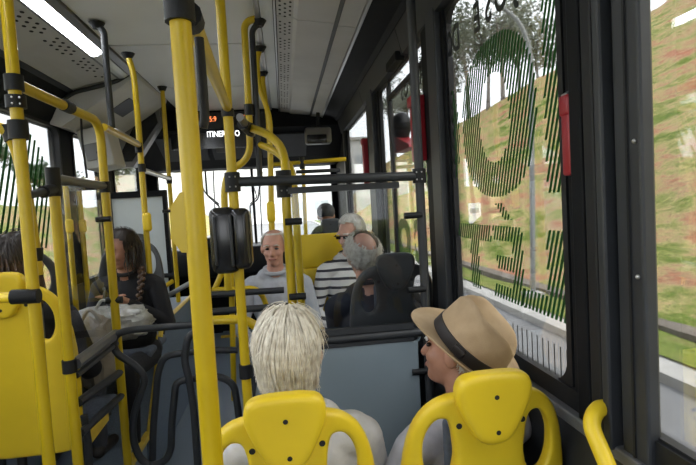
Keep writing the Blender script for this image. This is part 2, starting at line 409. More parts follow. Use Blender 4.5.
dots('air_holes', lambda y, i: (V((-1.178-.032*i, y, 2.5395-.0061*i)), V((.2, 0, -1)).normalized(), V((0, 1, 0))), 1.5, 3.8, .075, 3, .012, ld)
extr('header_panel', [(-1.475, 2.475), (-1.56, 2.40), (-1.62, 2.28), (-1.65, 2.235), (-1.65, 2.62), (-1.475, 2.62)], YB, 4.0, CHAR2, ld)
extr('header_strip', [(-1.46, 2.474), (-1.50, 2.455), (-1.505, 2.463), (-1.465, 2.482)], YB, 4.0, CHAR, ld)
# rounded end and the casing in front of the left duct
en = MB(); pr = [(-1.06, 2.585), (-1.16, 2.53), (-1.30, 2.49), (-1.46, 2.462), (-1.56, 2.39)]
en.tube([(x, 3.90+abs(x+1.3)*.12, z) for x, z in pr], .016, .05).build('duct_end_bead', CHAR, ld, True)
cs = thing('overhead_casing', 'light grey overhead casing at the front end of the left air duct', 'casing', (-1.3, 4.3, 2.3))
MB().prism([(-1.01, 3.92, 2.60), (-1.645, 3.92, 2.60), (-1.645, 3.92, 2.24), (-1.56, 3.92, 2.22), (-1.16, 3.92, 2.47), (-1.02, 3.92, 2.57)], (0, .98, 0)).build('casing_body', CASE, cs)
MB().prism([(-1.30, 4.2, 2.380), (-1.155, 4.2, 2.468), (-1.15, 4.2, 2.475), (-1.295, 4.2, 2.39)], (0, .3, 0)).build('casing_seam', CHAR, cs)
MB().prism([(-1.10, 4.92, 2.56), (-1.64, 4.92, 2.56), (-1.64, 4.92, 2.0), (-1.36, 4.92, 2.0), (-1.08, 4.92, 2.40)], (0, .12, 0)).build('casing_frame', GREYM, cs)
MB().prism([(-1.13, 4.905, 2.50), (-1.30, 4.905, 2.42), (-1.50, 4.905, 2.05), (-1.37, 4.905, 2.05), (-1.11, 4.905, 2.40)], (0, .02, 0)).build('display_glass', BLKG, cs)
bx = thing('control_box', 'pale grey control box hanging under the left casing', 'box', (-1.42, 4.3, 1.95))
Mr = Matrix.Rotation(math.radians(-10), 3, 'Y')
MB().rbox((-1.42, 4.30, 2.09), (.22, .3, .32), .02, 3, Mr).build('box_body', CASE, bx, True)
MB().rbox((-1.42, 4.143, 2.06), (.15, .012, .13), .005, 2, Mr).build('box_lid', GREYM, bx)
MB().ell((-1.40, 4.133, 2.05), (.01, .006, .01), 10, 6).build('lock', CHAR, bx)
# ================================================================== FRONT END
fb = MB().prism([(XL, 5.42, 2.60), (XL, 5.42, 2.40), (XL, 6.2, 2.06), (XL, YF, 2.06), (XL, YF, 2.66), (XL, 5.42, 2.66)], (XR-XL, 0, 0))
fw = struct(fb.box((XL, YF-.05, 0), (XR, YF+.04, 1.12)).build('wall_front', CHAR2))
MB().box((XL, YF-.06, 1.10), (XL+.12, YF+.02, 2.1)).build('corner_post', CHAR2, fw)
MB().box((XR-.07, YF-.06, 1.10), (XR, YF+.02, 2.1)).build('corner_post', CHAR2, fw)
MB().box((-.39, YF-.05, 1.10), (-.36, YF+.02, 2.1)).build('centre_post', CHAR2, fw)
ws = struct(MB().box((XL+.1, YF-.03, 1.1), (XR-.06, YF-.022, 2.08)).build('window_11', GLASS))
db = thing('dashboard', 'black dashboard running below the windscreen', 'dashboard', (-.5, 6.2, 0))
MB().rbox((-.5, 6.2, .95), (2.2, .55, .34), .06, 3).build('dash_top', BLK, db, True)
MB().rbox((-.95, 5.98, 1.18), (.5, .25, .14), .04, 3).build('instrument_hood', BLK, db, True)
sg = thing('destination_display', 'black display above the windscreen with white letters and orange digits', 'display', (-.55, 5.6, 2.2))
def slope_pt(x, t): return V((x, 5.42+.78*t, 2.40-.34*t))
MB().prism([slope_pt(-1.05, .0)+V((0, -.03, .0)), slope_pt(-.1, .0)+V((0, -.03, 0)), slope_pt(-.1, .0)+V((0, -.03, .17)), slope_pt(-1.05, .0)+V((0, -.03, .17))], (0, .05, 0)).build('led_panel', BLKG, sg)
MB().prism([(-1.1, 5.38, 2.20), (-.05, 5.38, 2.20), (-.05, 5.38, 2.36), (-1.1, 5.38, 2.36)], (0, .05, 0)).build('sign_panel', BLKG, sg)
def front_text(s, px, py, Y, size, m, nm, shear=0, sx=.8):
    me = text_mesh(s, size, shear); c = P(px, py, Y=Y)
    for v in me.vertices: v.co = (c.x+v.co.x*sx, Y-v.co.z, c.z+v.co.y)
    obj(nm, me, m, sg)
front_text('ITINERÁRIO', 223.5, 136.5, 5.375, .085, SIGNW, 'sign_letters', 0, .74)
front_text('5:9', 213, 121.5, 5.385, .075, ORANGE, 'clock_digits')
front_text('°C', 243, 120, 5.385, .075, ORANGE, 'clock_digits')
hb = thing('front_hatch', 'dark hatch panels between the display and the windscreen', 'panel', (-.5, 5.9, 2.1))
for k in range(3):
    c = slope_pt(-1.05+k*.55, .45)
    MB().rbox(c+V((0, -.01, 0)), (.5, .5, .02), .006, 2, Matrix.Rotation(math.atan2(-.34, .78), 3, 'X')).build('hatch', CHAR, hb)
MB().rbox(P(222, 148, Y=5.6), (.12, .02, .1), .005).build('grille', GREYM, hb)
# windscreen wipers, outside
for nm, pts in (('left', ((205, 168), (207, 195), (219, 206))), ('right', ((262, 172), (258, 199), (250, 206)))):
    wp = thing('wiper', 'black %s windscreen wiper with folded arm' % nm, 'wiper', P(pts[-1][0], pts[-1][1], Y=6.62), 'windscreen wipers')
    MB().tube([P(*p, Y=6.62) for p in pts], .012, .03).build('wiper_arm', BLK, wp, True)
    a, b = pts[1], pts[2]; dx = 8 if nm == 'left' else 5
    MB().tube([P(a[0]-dx, a[1]-14, Y=6.64), P(a[0]-dx*.2, a[1]-2, Y=6.64), P(b[0], b[1]-2, Y=6.64)], .008, .03).build('wiper_link', BLK, wp, True)
    bx0 = 213 if nm == 'left' else 259
    c = P(*pts[-1], Y=6.62); MB().tube([c, (c.x, 6.61, 1.06), (c.x, 6.58, 1.05)], .01).build('wiper_spindle', BLK, wp, True)
    MB().tube([P(bx0, 165, Y=6.66), P(bx0+3, 236, Y=6.66)], .008).build('wiper_blade', BLK, wp)
mi = thing('interior_mirror', 'grey boxed mirror hanging from the dark front right header', 'mirror', P(318, 130, Y=5.2))
MB().rbox(P(318, 136, Y=5.2), (.27, .14, .17), .03, 3).build('mirror_shell', mat('mirror_grey', (.13, .13, .135), .4), mi, True)
MB().rbox(P(317, 139, Y=5.12), (.2, .02, .09), .008, 2).build('mirror_face', BLKG, mi, True)
MB().tube([P(318, 128, Y=5.2), P(318, 110, Y=5.2)], .02).build('mirror_arm', BLK, mi)
em = thing('exterior_mirror', 'black round mirror housing with a red base seen through the side window', 'mirror', P(398, 135, X=.80))
MB().ell(P(401, 126, X=.84), (.07, .10, .095), 16, 10).build('mirror_shell', BLK, em, True)
MB().prism([P(391, 134, X=.80), P(408, 144, X=.80), P(409, 147, X=.80), P(393.5, 153.5, X=.80)], (.08, 0, 0)).build('mirror_base', RED, em)
MB().tube([P(388, 88, X=.712), P(388, 92, X=.80), P(389, 120, X=.80), P(392, 140, X=.82)], .014, .05).build('mirror_arm', BLK, em, True)
# driver partition
dp = thing('driver_partition', 'pale blue-grey partition panel behind the driver on the left', 'partition', (-1.35, 4.98, 0))
a = P(112, 199, Y=5.0); b = P(163, 199, Y=5.0)
MB().box((a.x, 4.99, .75), (b.x, 5.02, a.z)).build('panel', PWHITE, dp)
MB().box((a.x-.02, 4.97, a.z), (b.x, 5.04, a.z+.06)).build('top_rail', CHAR2, dp)
MB().box((b.x, 4.97, 0), (b.x+.035, 5.04, a.z+.06)).build('side_post', CHAR2, dp)
MB().box((a.x, 4.96, 0), (b.x, 5.03, .75)).build('lower_panel', CHAR2, dp)
MB().tube([P(130, 277, Y=4.9), P(178, 275, Y=4.9)], .022).build('cross_rail', BLK, dp, True)

# ================================================================== FLOOR PLATFORMS
pf = struct(MB().box((XL, YB, 0), (-.885, 3.02, .268)).build('platform_left', FLOOR))
MB().box((-.888, YB, .245), (-.855, 3.02, .275)).build('nosing', YSTRIP, pf)
wa = thing('wheel_arch', 'blue-grey wheel arch box with yellow edge strips at the left front', 'wheel arch', (-1.25, 3.6, 0))
prof = [(3.02, 0), (3.02, .268), (3.51, .80), (4.62, .80), (4.70, .74), (4.70, 0)]
MB().prism([(XL, y, z) for y, z in prof], (XL*-1-.87, 0, 0)).build('arch_box', FLOOR, wa)
MB().tube([(-.868, 3.02, .265), (-.868, 3.51, .803), (-.868, 4.62, .803), (-.868, 4.70, .74)], .016, .03, 6).build('edge_strip', YSTRIP, wa)
MB().box((-.885, 4.69, 0), (-.86, 4.712, .74)).build('edge_strip', YSTRIP, wa)
pr_ = struct(MB().box((-.12, 2.15, 0), (XR, 5.35, .2)).build('platform_right', FLOOR))
MB().box((-.14, 2.15, .18), (-.118, 5.35, .205)).build('nosing', YSTRIP, pr_)
st = struct(MB().box((-.86, 6.25, .0), (XR, YF-.05, .02)).build('step_front', FLOOR))
MB().box((-.86, 6.22, 0), (XR, 6.27, .024)).build('nosing', YSTRIP, st)

# ================================================================== POLES AND RAILS
RP = .019
def clamp(p, d, parent, L=.08, r=.028, bolts=True):
    p, d = V(p), V(d).normalized(); b = MB().tube([p-d*L/2, p-d*L*.42, p+d*L*.42, p+d*L/2], r, 0, 12)
    c = b.build('clamp', BLK, parent, True)
    if bolts:
        n = (CAM-p); n -= d*n.dot(d); n.normalize(); s = d.cross(n)
        m = MB()
        for i in (-1, 1):
            for j in (-1, 1): m.ell(p+n*r*.93+d*i*L*.25+s*j*r*.35, (.0035,)*3, 6, 4)
        m.build('clamp_bolts', STEEL, c)['kind'] = 'stuff'
    return c
def vline(x0, y0, x1, y1, Y):      # a vertical pole through two pixels: keep it plumb at the mean
    a, b = P(x0, y0, Y=Y), P(x1, y1, Y=Y); return (a.x+b.x)/2
def stanchion(label, x, y, z0, z1, r=RP, m=YEL, foot=True, head=True, group='upright grab poles'):
    t = thing('grab_pole', label, 'pole', (x, y, z0), group)
    MB().tube([(x, y, z0), (x, y, z1)], r, 0, 16).build('tube', m, t, True)
    if foot: MB().tube([(x, y, z0), (x, y, z0+.012), (x, y, z0+.03)], .045, 0, 14, r1=.024).build('floor_flange', BLK, t, True)
    if head: MB().tube([(x, y, z1-.035), (x, y, z1)], .024, 0, 14, r1=.04).build('ceiling_flange', BLK, t, True)
    return t
# B: the near pole
YBp = .94; xb = vline(191, 120, 208, 440, YBp)
tB = stanchion('thick yellow pole nearest the camera with a yellow side plate', xb, YBp, 0, 2.59)
zB = P(190, 8, Y=YBp).z
clamp((xb, YBp, zB+.02), (0, 0, 1), tB, .09, .027, False)
poly = [P(q[0], q[1], Y=YBp) for q in ((172, 207), (181, 193), (192, 189), (193, 252), (183, 252), (172, 238))]
MB().prism([p+V((0, -.012, 0)) for p in poly], (0, .03, 0)).build('button_housing', YEL, tB)
# C
YC = 2.0; xc = vline(228, 60, 244, 400, YC)
tC = stanchion('yellow pole carrying the black ticket validator', xc, YC, 0, 2.59)
clamp((xc, YC, P(235, 182, Y=YC).z), (0, 0, 1), tC, .075, .03)
clamp((xc, YC, P(244, 371, Y=YC).z), (0, 0, 1), tC, .055, .026, False)
clamp((xc, YC, P(229, 113, Y=YC).z), (0, 0, 1), tC, .03, .024, False)
vd = thing('ticket_validator', 'black ridged ticket validator box fixed to a yellow pole', 'validator', P(230, 272, Y=YC))
za, zb_ = P(230, 272, Y=YC).z, P(230, 207, Y=YC).z
c0 = P(225, 240, Y=YC-.03).x; c1 = P(242, 240, Y=YC-.03).x
MB().rbox((c0, YC-.02, (za+zb_)/2), (.105, .11, zb_-za), .03, 4).build('housing', BLKG, vd, True)
MB().rbox((c1, YC-.03, (za+zb_)/2+.004), (.075, .11, zb_-za-.02), .028, 4).build('reader_lobe', BLKG, vd, True)
MB().rbox(((c0+c1)/2-.002, YC-.082, (za+zb_)/2), (.012, .02, zb_-za-.06), .005, 2).build('ridge', CHAR, vd, True)
MB().rbox((c0-.03, YC-.072, (za+zb_)/2), (.012, .02, zb_-za-.07), .005, 2).build('ridge', CHAR, vd, True)
# rail B-C
rl = thing('handrail', 'yellow overhead handrail running from the near pole to the validator pole', 'handrail', (xb, YBp, zB))
a = V((xb+.012, YBp+.03, zB+.0)); b = V((xc, YC, P(230, 108, Y=YC).z))
MB().tube([a, b], .017, 0, 14).build('tube', YEL, rl, True)
clamp(a+(b-a)*.02, b-a, rl, .05, .023, False)
MB().tube([P(199, 38, Y=.99), P(202, 75, Y=.99), P(205, 118, Y=.99), P(203, 128, Y=.99)], .009, .05).build('strap', BLK, rl, True)
# D, E, F, M ... right-hand row of bent-top stanchions
def bent(label, pts, Y, m=YEL, r=RP, ztop=2.56, xt=None, Yt=None, at=None):
    if at: Y = P(*at, Z=ztop).y; xt = P(*at, Z=ztop).x
    q = [P(p[0], p[1], Y=Y) for p in pts]
    t = thing('bent_pole', label, 'pole', q[-1], 'bent-top grab poles')
    top = V((xt if xt is not None else q[0].x+.05, Yt or Y, ztop))
    MB().tube([top]+q, r, .08, 14).build('tube', m, t, True)
    MB().tube([top+V((0, 0, -.02)), top+V((0, 0, .012))], .022, 0, 12, r1=.042).build('ceiling_flange', BLK, t, True)
    return t
YD = 2.85
tD = bent('yellow bent-top pole beside the validator pole', ((244, 22), (249, 113), (250, 150), (245, 161), (228, 172), (224, 190), (228, 290)), YD, ztop=2.585, xt=-.06)
clamp(P(249, 110, Y=YD), (0, 0, 1), tD, .06, .026, False)
tE = bent('dark grey bent-top pole between two yellow ones under the right duct', ((252, 30), (253, 50), (257, 118), (260, 180)), 3.4, m=CHAR, r=.016, at=(259, 23))
tF = bent('yellow pole with a long curved top behind the dark one', ((257, 58), (258, 84), (270, 116), (271, 180), (275, 330)), 3.6, r=.017, at=(260, 49))
MB().rbox(P(271, 212, Y=3.12), (.05, .04, .13), .02, 3).build('stop_button', YSEAT, tF, True)
tF2 = bent('farthest yellow pole of the right-hand row', ((263, 82), (268, 118), (270, 165), (272, 300)), 4.6, r=.017, at=(263, 74))
# G: two arches over the partition
for k, (lab, pts, Y0, Y1) in enumerate((('yellow arched rail curving down to the partition, upper of two', ((248, 127), (268, 134), (281, 146), (286, 166), (286, 200), (290, 330)), 2.5, 2.08),
                            ('yellow arched rail curving down to the partition, lower of two', ((255, 143), (272, 149), (284, 158), (293, 172), (295, 200), (300, 330)), 2.9, 2.55))):
    n = len(pts); q = [P(p[0], p[1], Y=(Y0+(Y1-Y0)*min(1, i/3))) for i, p in enumerate(pts)]
    g = thing('arched_rail', lab, 'handrail', q[-1], 'arched yellow rails')
    ft = V((q[-2].x, q[-2].y, .0 if k else .0))
    MB().tube(q[:-1]+[V((q[-2].x, q[-2].y, .2 if k else 0))], RP, .07, 14).build('tube', YEL, g, True)
    clamp(q[0], q[1]-q[0], g, .08, .026, False)
    if k == 0:
        clamp(P(284, 184, Y=Y1), (0, 0, 1), g, .11, .032)
        MB().tube([P(285, 222, Y=Y1-.03), P(302, 221, Y=Y1-.03)], .014).build('glass_peg', BLK, g, True)
        MB().tube([P(289, 297, Y=Y1-.03), P(306, 296, Y=Y1-.03)], .014).build('glass_peg', BLK, g, True)
jr = thing('joint_link', 'black joint link between the arched rails and the validator pole', 'joint', P(252, 134, Y=2.6))
MB().tube([P(240, 117, Y=2.3), P(252, 134, Y=2.6)], .018).build('link_tube', GREYM, jr, True)
MB().tube([P(243, 124, Y=2.4), P(250, 131, Y=2.55)], .027).build('sleeve', BLK, jr, True)
# H: dark pole of the partition
YH = 2.05; xh = vline(414, 60, 425, 300, YH)
tH = stanchion('charcoal pole at the window end of the glass partition', xh, YH, 0, 2.50, m=CHAR)
for py_ in (215, 289, 371):
    pz = P(418, py_, Y=YH).z
    MB().tube([(xh, YH-.01, pz), (xh-.075, YH-.01, pz)], .0135).build('glass_peg', BLK, tH, True)
clamp((xh, YH, P(418, 176, Y=YH).z), (0, 0, 1), tH, .06, .029)
clamp((xh, YH, P(424, 333, Y=YH).z), (0, 0, 1), tH, .06, .029)
# partition
pt = thing('glass_partition', 'dark framed glass partition with blue-grey lower panel ahead of the two men', 'partition', (.2, YH, 0))
zr = P(330, 178, Y=YH).z; zl = P(370, 333, Y=YH).z
MB().tube([(xc, YC, P(235, 182, Y=YC).z), (xh, YH, P(418, 176, Y=YH).z)], .019).build('top_rail', CHAR, pt, True)
zt = P(418, 176, Y=YH).z
MB().box((.02, YH-.012, zt-.045), (xh-.09, YH+.012, zt-.02)).build('glass_clip', CHAR, pt)
zl = P(420, 332, Y=YH).z
MB().tube([(-.15, YH, zl), (xh, YH, zl)], .019).build('middle_rail', CHAR, pt, True)
MB().box((.02, YH-.012, zl+.02), (xh-.06, YH+.012, zl+.045)).build('glass_clip', CHAR, pt)
MB().box((.03, YH-.003, zl+.03), (xh-.05, YH+.003, zt-.03)).build('glass_pane', PGLASS, pt)
lp = curve_mesh([spline([(-.13, .06), (.25, .06), (xh-.05, .06), (xh-.045, .3), (xh-.045, zl-.09), (xh-.06, zl-.035), (.25, zl-.03), (-.13, zl-.03)], 4)], .006, .003)
for v in lp.vertices: v.co.y += YH
obj('lower_panel', lp, PANELB, pt)
MB().box((-.13, YH-.012, zl-.032), (xh-.06, YH+.012, zl-.016)).build('panel_clip', CHAR, pt)
# left row
YA = 1.75; xa = vline(19, 120, 40, 380, YA)
tA = stanchion('yellow pole at the far left of the view beside the yellow seat back', xa, YA, .0, 2.59)
zA = P(15, 83, Y=YA).z
clamp((xa, YA, zA), (0, 0, 1), tA, .05, .028, False)
clamp((xa, YA, P(17, 102, Y=YA).z), (0, 0, 1), tA, .04, .030)
clamp((xa, YA, P(20, 130, Y=YA).z), (0, 0, 1), tA, .06, .030, False)
YK = 2.45; xk = vline(105, 180, 122, 400, YK)
ra = thing('handrail', 'yellow overhead handrail bending down into a pole on the left', 'handrail', (xk, YK, 0))
zk = P(100, 122, Y=YK).z
MB().tube([(xa, YA, zA), (xk, YK, zA-.005), (xk, YK, 0)], RP, .09, 14).build('tube', YEL, ra, True)
clamp(V((xa, YA, zA)).lerp(V((xk, YK, zA)), .53), (0, 1, 0), ra, .07, .024, False)
clamp((xk, YK, P(108, 187, Y=YK).z), (0, 0, 1), ra, .05, .026, False)
MB().tube([(xk+.02, YK-.015, P(108, 219, Y=YK).z), (xk-.045, YK-.015, P(108, 219, Y=YK).z)], .013).build('glass_peg', BLK, ra, True)
clamp((xk, YK, P(117, 300, Y=YK).z), (1, 0, 0), ra, .07, .017, False)
# A2 slanted handle from pole A to the seat
sh = thing('seat_grip_bar', 'yellow slanting grip bar between the far left pole and the seat', 'grip bar', P(36, 262, Y=YA+.12))
MB().tube([P(-25, 126, Y=YA+.02), P(6, 127, Y=YA+.03), P(17, 150, Y=YA+.05), P(28, 200, Y=YA+.08), P(35, 250, Y=YA+.10), P(38, 275, Y=YA+.10)], .018, .06, 12).build('tube', YEL, sh, True)
clamp(P(36, 254, Y=YA+.10), V((.1, 0, 1)), sh, .045, .022, False)
clamp(P(10, 133, Y=YA+.04), V((-.3, 0, 1)), sh, .05, .025, False)
gt = P(14, 297, Y=YA-.03); ge_ = P(37, 296, Y=YA-.01)
MB().tube([P(-30, 300, Y=YA+.02), gt], .017).build('side_grip', YSEAT, tA, True)
MB().tube([gt+V((-.006, 0, 0)), gt, ge_, ge_+V((.006, 0, 0))], .024, 0, 12).build('grip_clamp', BLK, tA, True)
# P pole
YPp = 2.0; xp = vline(57, 200, 76, 460, YPp)
zP = P(55, 176, Y=YPp).z
tP = stanchion('yellow pole with a black top joint second from the left', xp, YPp, 0, zP, head=False)
MB().tube([(xp, YPp, zP-.075), (xp, YPp, zP-.07), (xp, YPp, zP+.025), (xp, YPp, zP+.03)], .026).build('top_joint', BLK, tP, True)
MB().tube([(xp, YPp, zP-.05), (xa, YA, P(25, 196, Y=YA).z)], .014).build('link_tube', CHAR, tP, True)
MB().tube([V((xp, YPp, zP-.05)), V((xp, YPp, zP-.05)).lerp(V((xa, YA, P(25, 196, Y=YA).z)), .4)], .022).build('link_sleeve', BLK, tP, True)
clamp((xp, YPp, P(69, 366, Y=YPp).z), (0, 0, 1), tP, .05, .026, False)
gp = thing('side_guard', 'clear side guard with grey rails between two yellow poles on the left', 'guard', (xp, YPp, .3))
a = V((xp, YPp, P(60, 178, Y=YPp).z)); b = V((xk, YK, P(107, 186, Y=YK).z))
MB().tube([a, b], .018).build('top_rail', GREYM, gp, True)
c = V((xp+.012, YPp+.02, P(72, 366, Y=YPp).z)); d = V((xk, YK, P(118, 333, Y=YK).z))
MB().tube([c, d], .024, 0, 8).build('lower_rail', GREYM, gp)
MB().tube([c+V((.0, 0, -.045)), d+V((0, 0, -.045))], .012, 0, 8).build('lower_rail', CHAR, gp)
MB().add([a+V((0, 0, -.02)), b+V((0, 0, -.02)), d+V((0, 0, .02)), c+V((0, 0, .02))], [(0, 1, 2, 3)]).build('glass_pane', CLEARG, gp)
c2 = V((xp+.01, YPp+.02, P(75, 405, Y=YPp).z)); d2 = V((xk, YK, P(120, 372, Y=YK).z))
MB().tube([c2, d2], .018, 0, 8).build('lower_rail', CHAR, gp)
MB().tube([c2+V((0, 0, -.12)), d2+V((0, 0, -.11)), ], .016, 0, 8).build('lower_rail', CHAR, gp)
q = [P(88, 428, Y=2.12), P(108, 408, Y=2.28), P(109, 420, Y=2.28), P(92, 443, Y=2.12)]
MB().prism(q, (-.012, 0, 0)).build('yellow_plate', YSTRIP, gp)
MB().tube([P(84, 415, Y=2.08), P(88, 440, Y=2.08), P(90, 480, Y=2.08)], .014, .03).build('guard_leg', CHAR, gp, True)
# rail K-L and L-M with bright tape
YL = 3.3; xl = vline(138, 120, 147, 240, YL)
tL = bent('slender yellow pole with a round stop button left of the driver panel', ((134, 75), (138, 120), (147, 240)), YL, xt=P(128, 55, Y=YL).x, r=.018, ztop=2.53)
zz = P(140, 145, Y=YL).z
MB().tube([P(147, 238, Y=YL), V((P(147, 240, Y=YL).x, YL, .6))], .018).build('tube', YEL, tL, True)
MB().rbox(P(147, 222, Y=YL-.012), (.055, .035, .12), .02, 4).build('stop_button', YSEAT, tL, True)
clamp(P(139, 148, Y=YL), (0, 0, 1), tL, .06, .024, False); clamp(P(142, 168, Y=YL), (0, 0, 1), tL, .05, .024, False)
rk = thing('handrail', 'handrail with bright reflective tape between the left yellow poles', 'handrail', P(125, 138, Y=2.9))
MB().tube([P(104, 127, Y=YK+.03), P(139, 145, Y=YL)], .017).build('tube', YEL, rk, True)
MB().tube([P(115, 131.5, Y=2.71), P(137, 143.2, Y=3.24)], .0175).build('tape', SILV, rk, True)
rm = thing('handrail', 'short front handrail with bright tape above the driver partition', 'handrail', P(156, 174, Y=3.8))
MB().tube([P(143, 170, Y=YL), P(169, 178.5, Y=4.3)], .017).build('tube', SILV, rm, True)
YM = 4.35; xm = vline(166, 120, 174, 260, YM)
tM = stanchion('thin yellow pole reaching the ceiling at the left front', xm, YM, .0, 2.59, r=.018)
clamp((xm, YM, P(170, 180, Y=YM).z), (0, 0, 1), tM, .06, .024, False)
MB().tube([(xm, YM-.01, P(170, 211, Y=YM).z), (xm-.07, YM-.01, P(170, 211, Y=YM).z)], .013).build('glass_peg', BLK, tM, True)
MB().rbox((xm+.02, YM-.02, P(172, 225, Y=YM).z), (.045, .03, .1), .012, 3).build('stop_button', YSEAT, tM, True)
tN = bent('black bent bracket pole hanging from the left duct to the handrail', ((104, 31), (106, 60), (112, 128)), 2.75, m=CHAR, r=.017, ztop=2.57, at=(97, 25))
for k, (lab, x0, y0, x1, y1, Y0) in enumerate((('yellow pole by the left wall behind the guard, nearer one', 68, 190, 76, 330, 3.9), ('yellow pole by the left wall behind the guard, farther one', 82, 190, 88, 330, 4.2))):
    x = vline(x0, y0, x1, y1, Y0); t = stanchion(lab, x, Y0, .0, P(x0, y0-4, Y=Y0).z, head=False, foot=False)
    MB().rbox((x+.01, Y0-.015, P(x0+2, 226, Y=Y0).z), (.055, .03, .1), .015, 3).build('stop_button', YSEAT, t, True)
    MB().tube([(x-.1, Y0+.02, P(x0, y0-2, Y=Y0).z), (x+.12, Y0+.02, P(x0, y0-2, Y=Y0).z)], .02).build('cross_tube', CHAR, t, True)
# cable by the left window
cb = MB().tube([P(81, 118, Y=4.0), P(82, 140, Y=4.0), P(87, 178, Y=4.0)], .008, .05).build('hanging_cable', BLK, None, True)
tag(cb, 'thin black cable hanging down the left wall behind the rail', 'cable')
# front cross rail
fr = thing('front_cross_rail', 'yellow horizontal rail with black joints across the front right', 'handrail', P(320, 160, Y=4.7))
MB().tube([P(268, 165, Y=4.7), P(346, 159, Y=4.7)], .019).build('tube', YEL, fr, True)
clamp(P(302, 163, Y=4.7), (0, 0, 1), fr, .11, .024, False)
MB().tube([P(296, 172, Y=4.7), P(340, 170, Y=4.7)], .017).build('lower_tube', CHAR, fr, True)
MB().tube([P(303, 165, Y=4.72), P(306, 240, Y=4.72)], .018).build('upright', YEL, fr, True)
# turnstile guard hoops
def hoop(label, pts, Y, r=.0165, m=CHAR):
    q = [P(p[0], p[1], Y=Y if len(p) < 3 else p[2]) for p in pts]
    t = thing('guard_hoop', label, 'guard rail', q[-1], 'black tube hoops beside the aisle')
    MB().tube(q, r, .06, 12).build('tube', m, t, True); return t
hoop('black tube with a jogged end beside the girl, largest of the hoops', ((212, 323), (190, 325), (129, 330), (114, 335), (114, 352), (136, 366), (146, 378), (140, 395), (132, 420), (134, 445), (142, 462), (160, 470)), 2.4)
hoop('black hoop tube in the middle of the aisle guard', ((238, 350), (215, 350), (190, 352), (164, 356), (158, 372), (153, 431), (152, 500)), 2.45)
hoop('low black hoop tube with rounded top crossing behind the near pole', ((240, 440), (239, 415), (234, 384), (220, 376), (190, 379), (176, 382), (172, 421), (171, 450), (165, 462), (150, 466)), 2.35)
hoop('upright black tube loop hidden half behind the near pole', ((200, 330), (188, 336), (184, 360), (189, 378), (194, 411), (198, 470)), 2.3)
# rails between B and G
def rail(label, pts, Y, r, m, cat='handrail'):
    q = [P(p[0], p[1], Y=Y if len(p) < 3 else p[2]) for p in pts]
    t = thing('cross_rail', label, cat, q[0], 'cross rails beyond the validator pole')
    MB().tube(q, r, .06, 12).build('tube', m, t, True); return t
rail('black cross rail in front of the man in the pale shirt', ((206, 295), (284, 290)), 3.0, .019, CHAR)
rail('black cross rail just above the yellow one', ((206, 312), (290, 306)), 2.7, .019, CHAR)
rail('yellow cross rail with a curved end just left of the white hair', ((196, 321), (245, 319), (262, 330), (268, 372)), 2.1, RP, YEL)
rail('thin yellow bent rail under the ticket validator', ((214, 291), (224, 268), (231, 262), (232, 300), (234, 400)), 3.1, .017, YEL)
rail('yellow curved rail at the lap of the man in the pale shirt', ((212, 290), (255, 288), (263, 296), (268, 310)), 3.05, .016, YEL)
rail('short pale rail at the left of the near pole', ((160, 300), (192, 282)), 3.6, .017, SILV)
rail('short yellow rail at the left of the near pole', ((150, 296, 4.2), (173, 281, 4.35)), 4.0, .018, YEL)
gh = thing('grab_rail', 'yellow bent grab handle at the lower right by the window', 'handle', P(600, 440, Y=.98))
MB().tube([P(618, 404, Y=1.02)+V((.05, 0, 0)), P(612, 407, Y=1.0), P(597, 408, Y=.98), P(590, 424, Y=.96), P(601, 450, Y=.93), P(622, 500, Y=.88)], .0175, .035, 14).build('tube', YSEAT, gh, True)

# ================================================================== SEATS
outer = [(-.175, .42), (-.20, .60), (-.205, .80), (-.192, .93), (-.165, 1.01), (-.12, 1.055), (-.06, 1.07), (0, 1.075)]
outer = outer+[(-x, z) for x, z in outer[-2::-1]]
outer = spline(outer+[(.09, .40), (0, .40), (-.09, .40)], 6)
holeL = [(-.150, .96), (-.128, 1.003), (-.100, 1.008), (-.088, .97), (-.084, .91), (-.098, .865), (-.130, .855), (-.152, .90)]
holeL = spline(holeL, 5); holeR = [(-x, z) for x, z in holeL]
shield = [(-.06, 1.118), (0, 1.122), (.06, 1.118), (.083, 1.10), (.085, 1.06), (.06, 1.0), (.035, .962), (0, .952), (-.035, .962), (-.06, 1.0), (-.085, 1.06), (-.083, 1.10)]
shield = spline(shield, 5)
def bend(me, off=0):
    for v in me.vertices:
        x, y, z = v.co
        v.co.y = y+off - .10*(z-.45) + 1.1*max(0, abs(x)-.06)**2*1.6
def off_loop(lp, d):                   # shrink a loop so the bevel grows it back
    return lp
shell_me = curve_mesh([outer, holeL, holeR], .008, .012, 3); shell_me = remeshed(shell_me, .006, 6); bend(shell_me)
shield_me = curve_mesh([shield], .010, .014, 4); shield_me = remeshed(shield_me, .005, 5); bend(shield_me, -.028)
cush_me = MB().rbox((0, .23, .44), (.40, .42, .06), .025, 3).mesh('cush', True)
backpad_me = MB().rbox((0, .028, .72), (.165, .03, .5), .014, 3).mesh('pad', True)
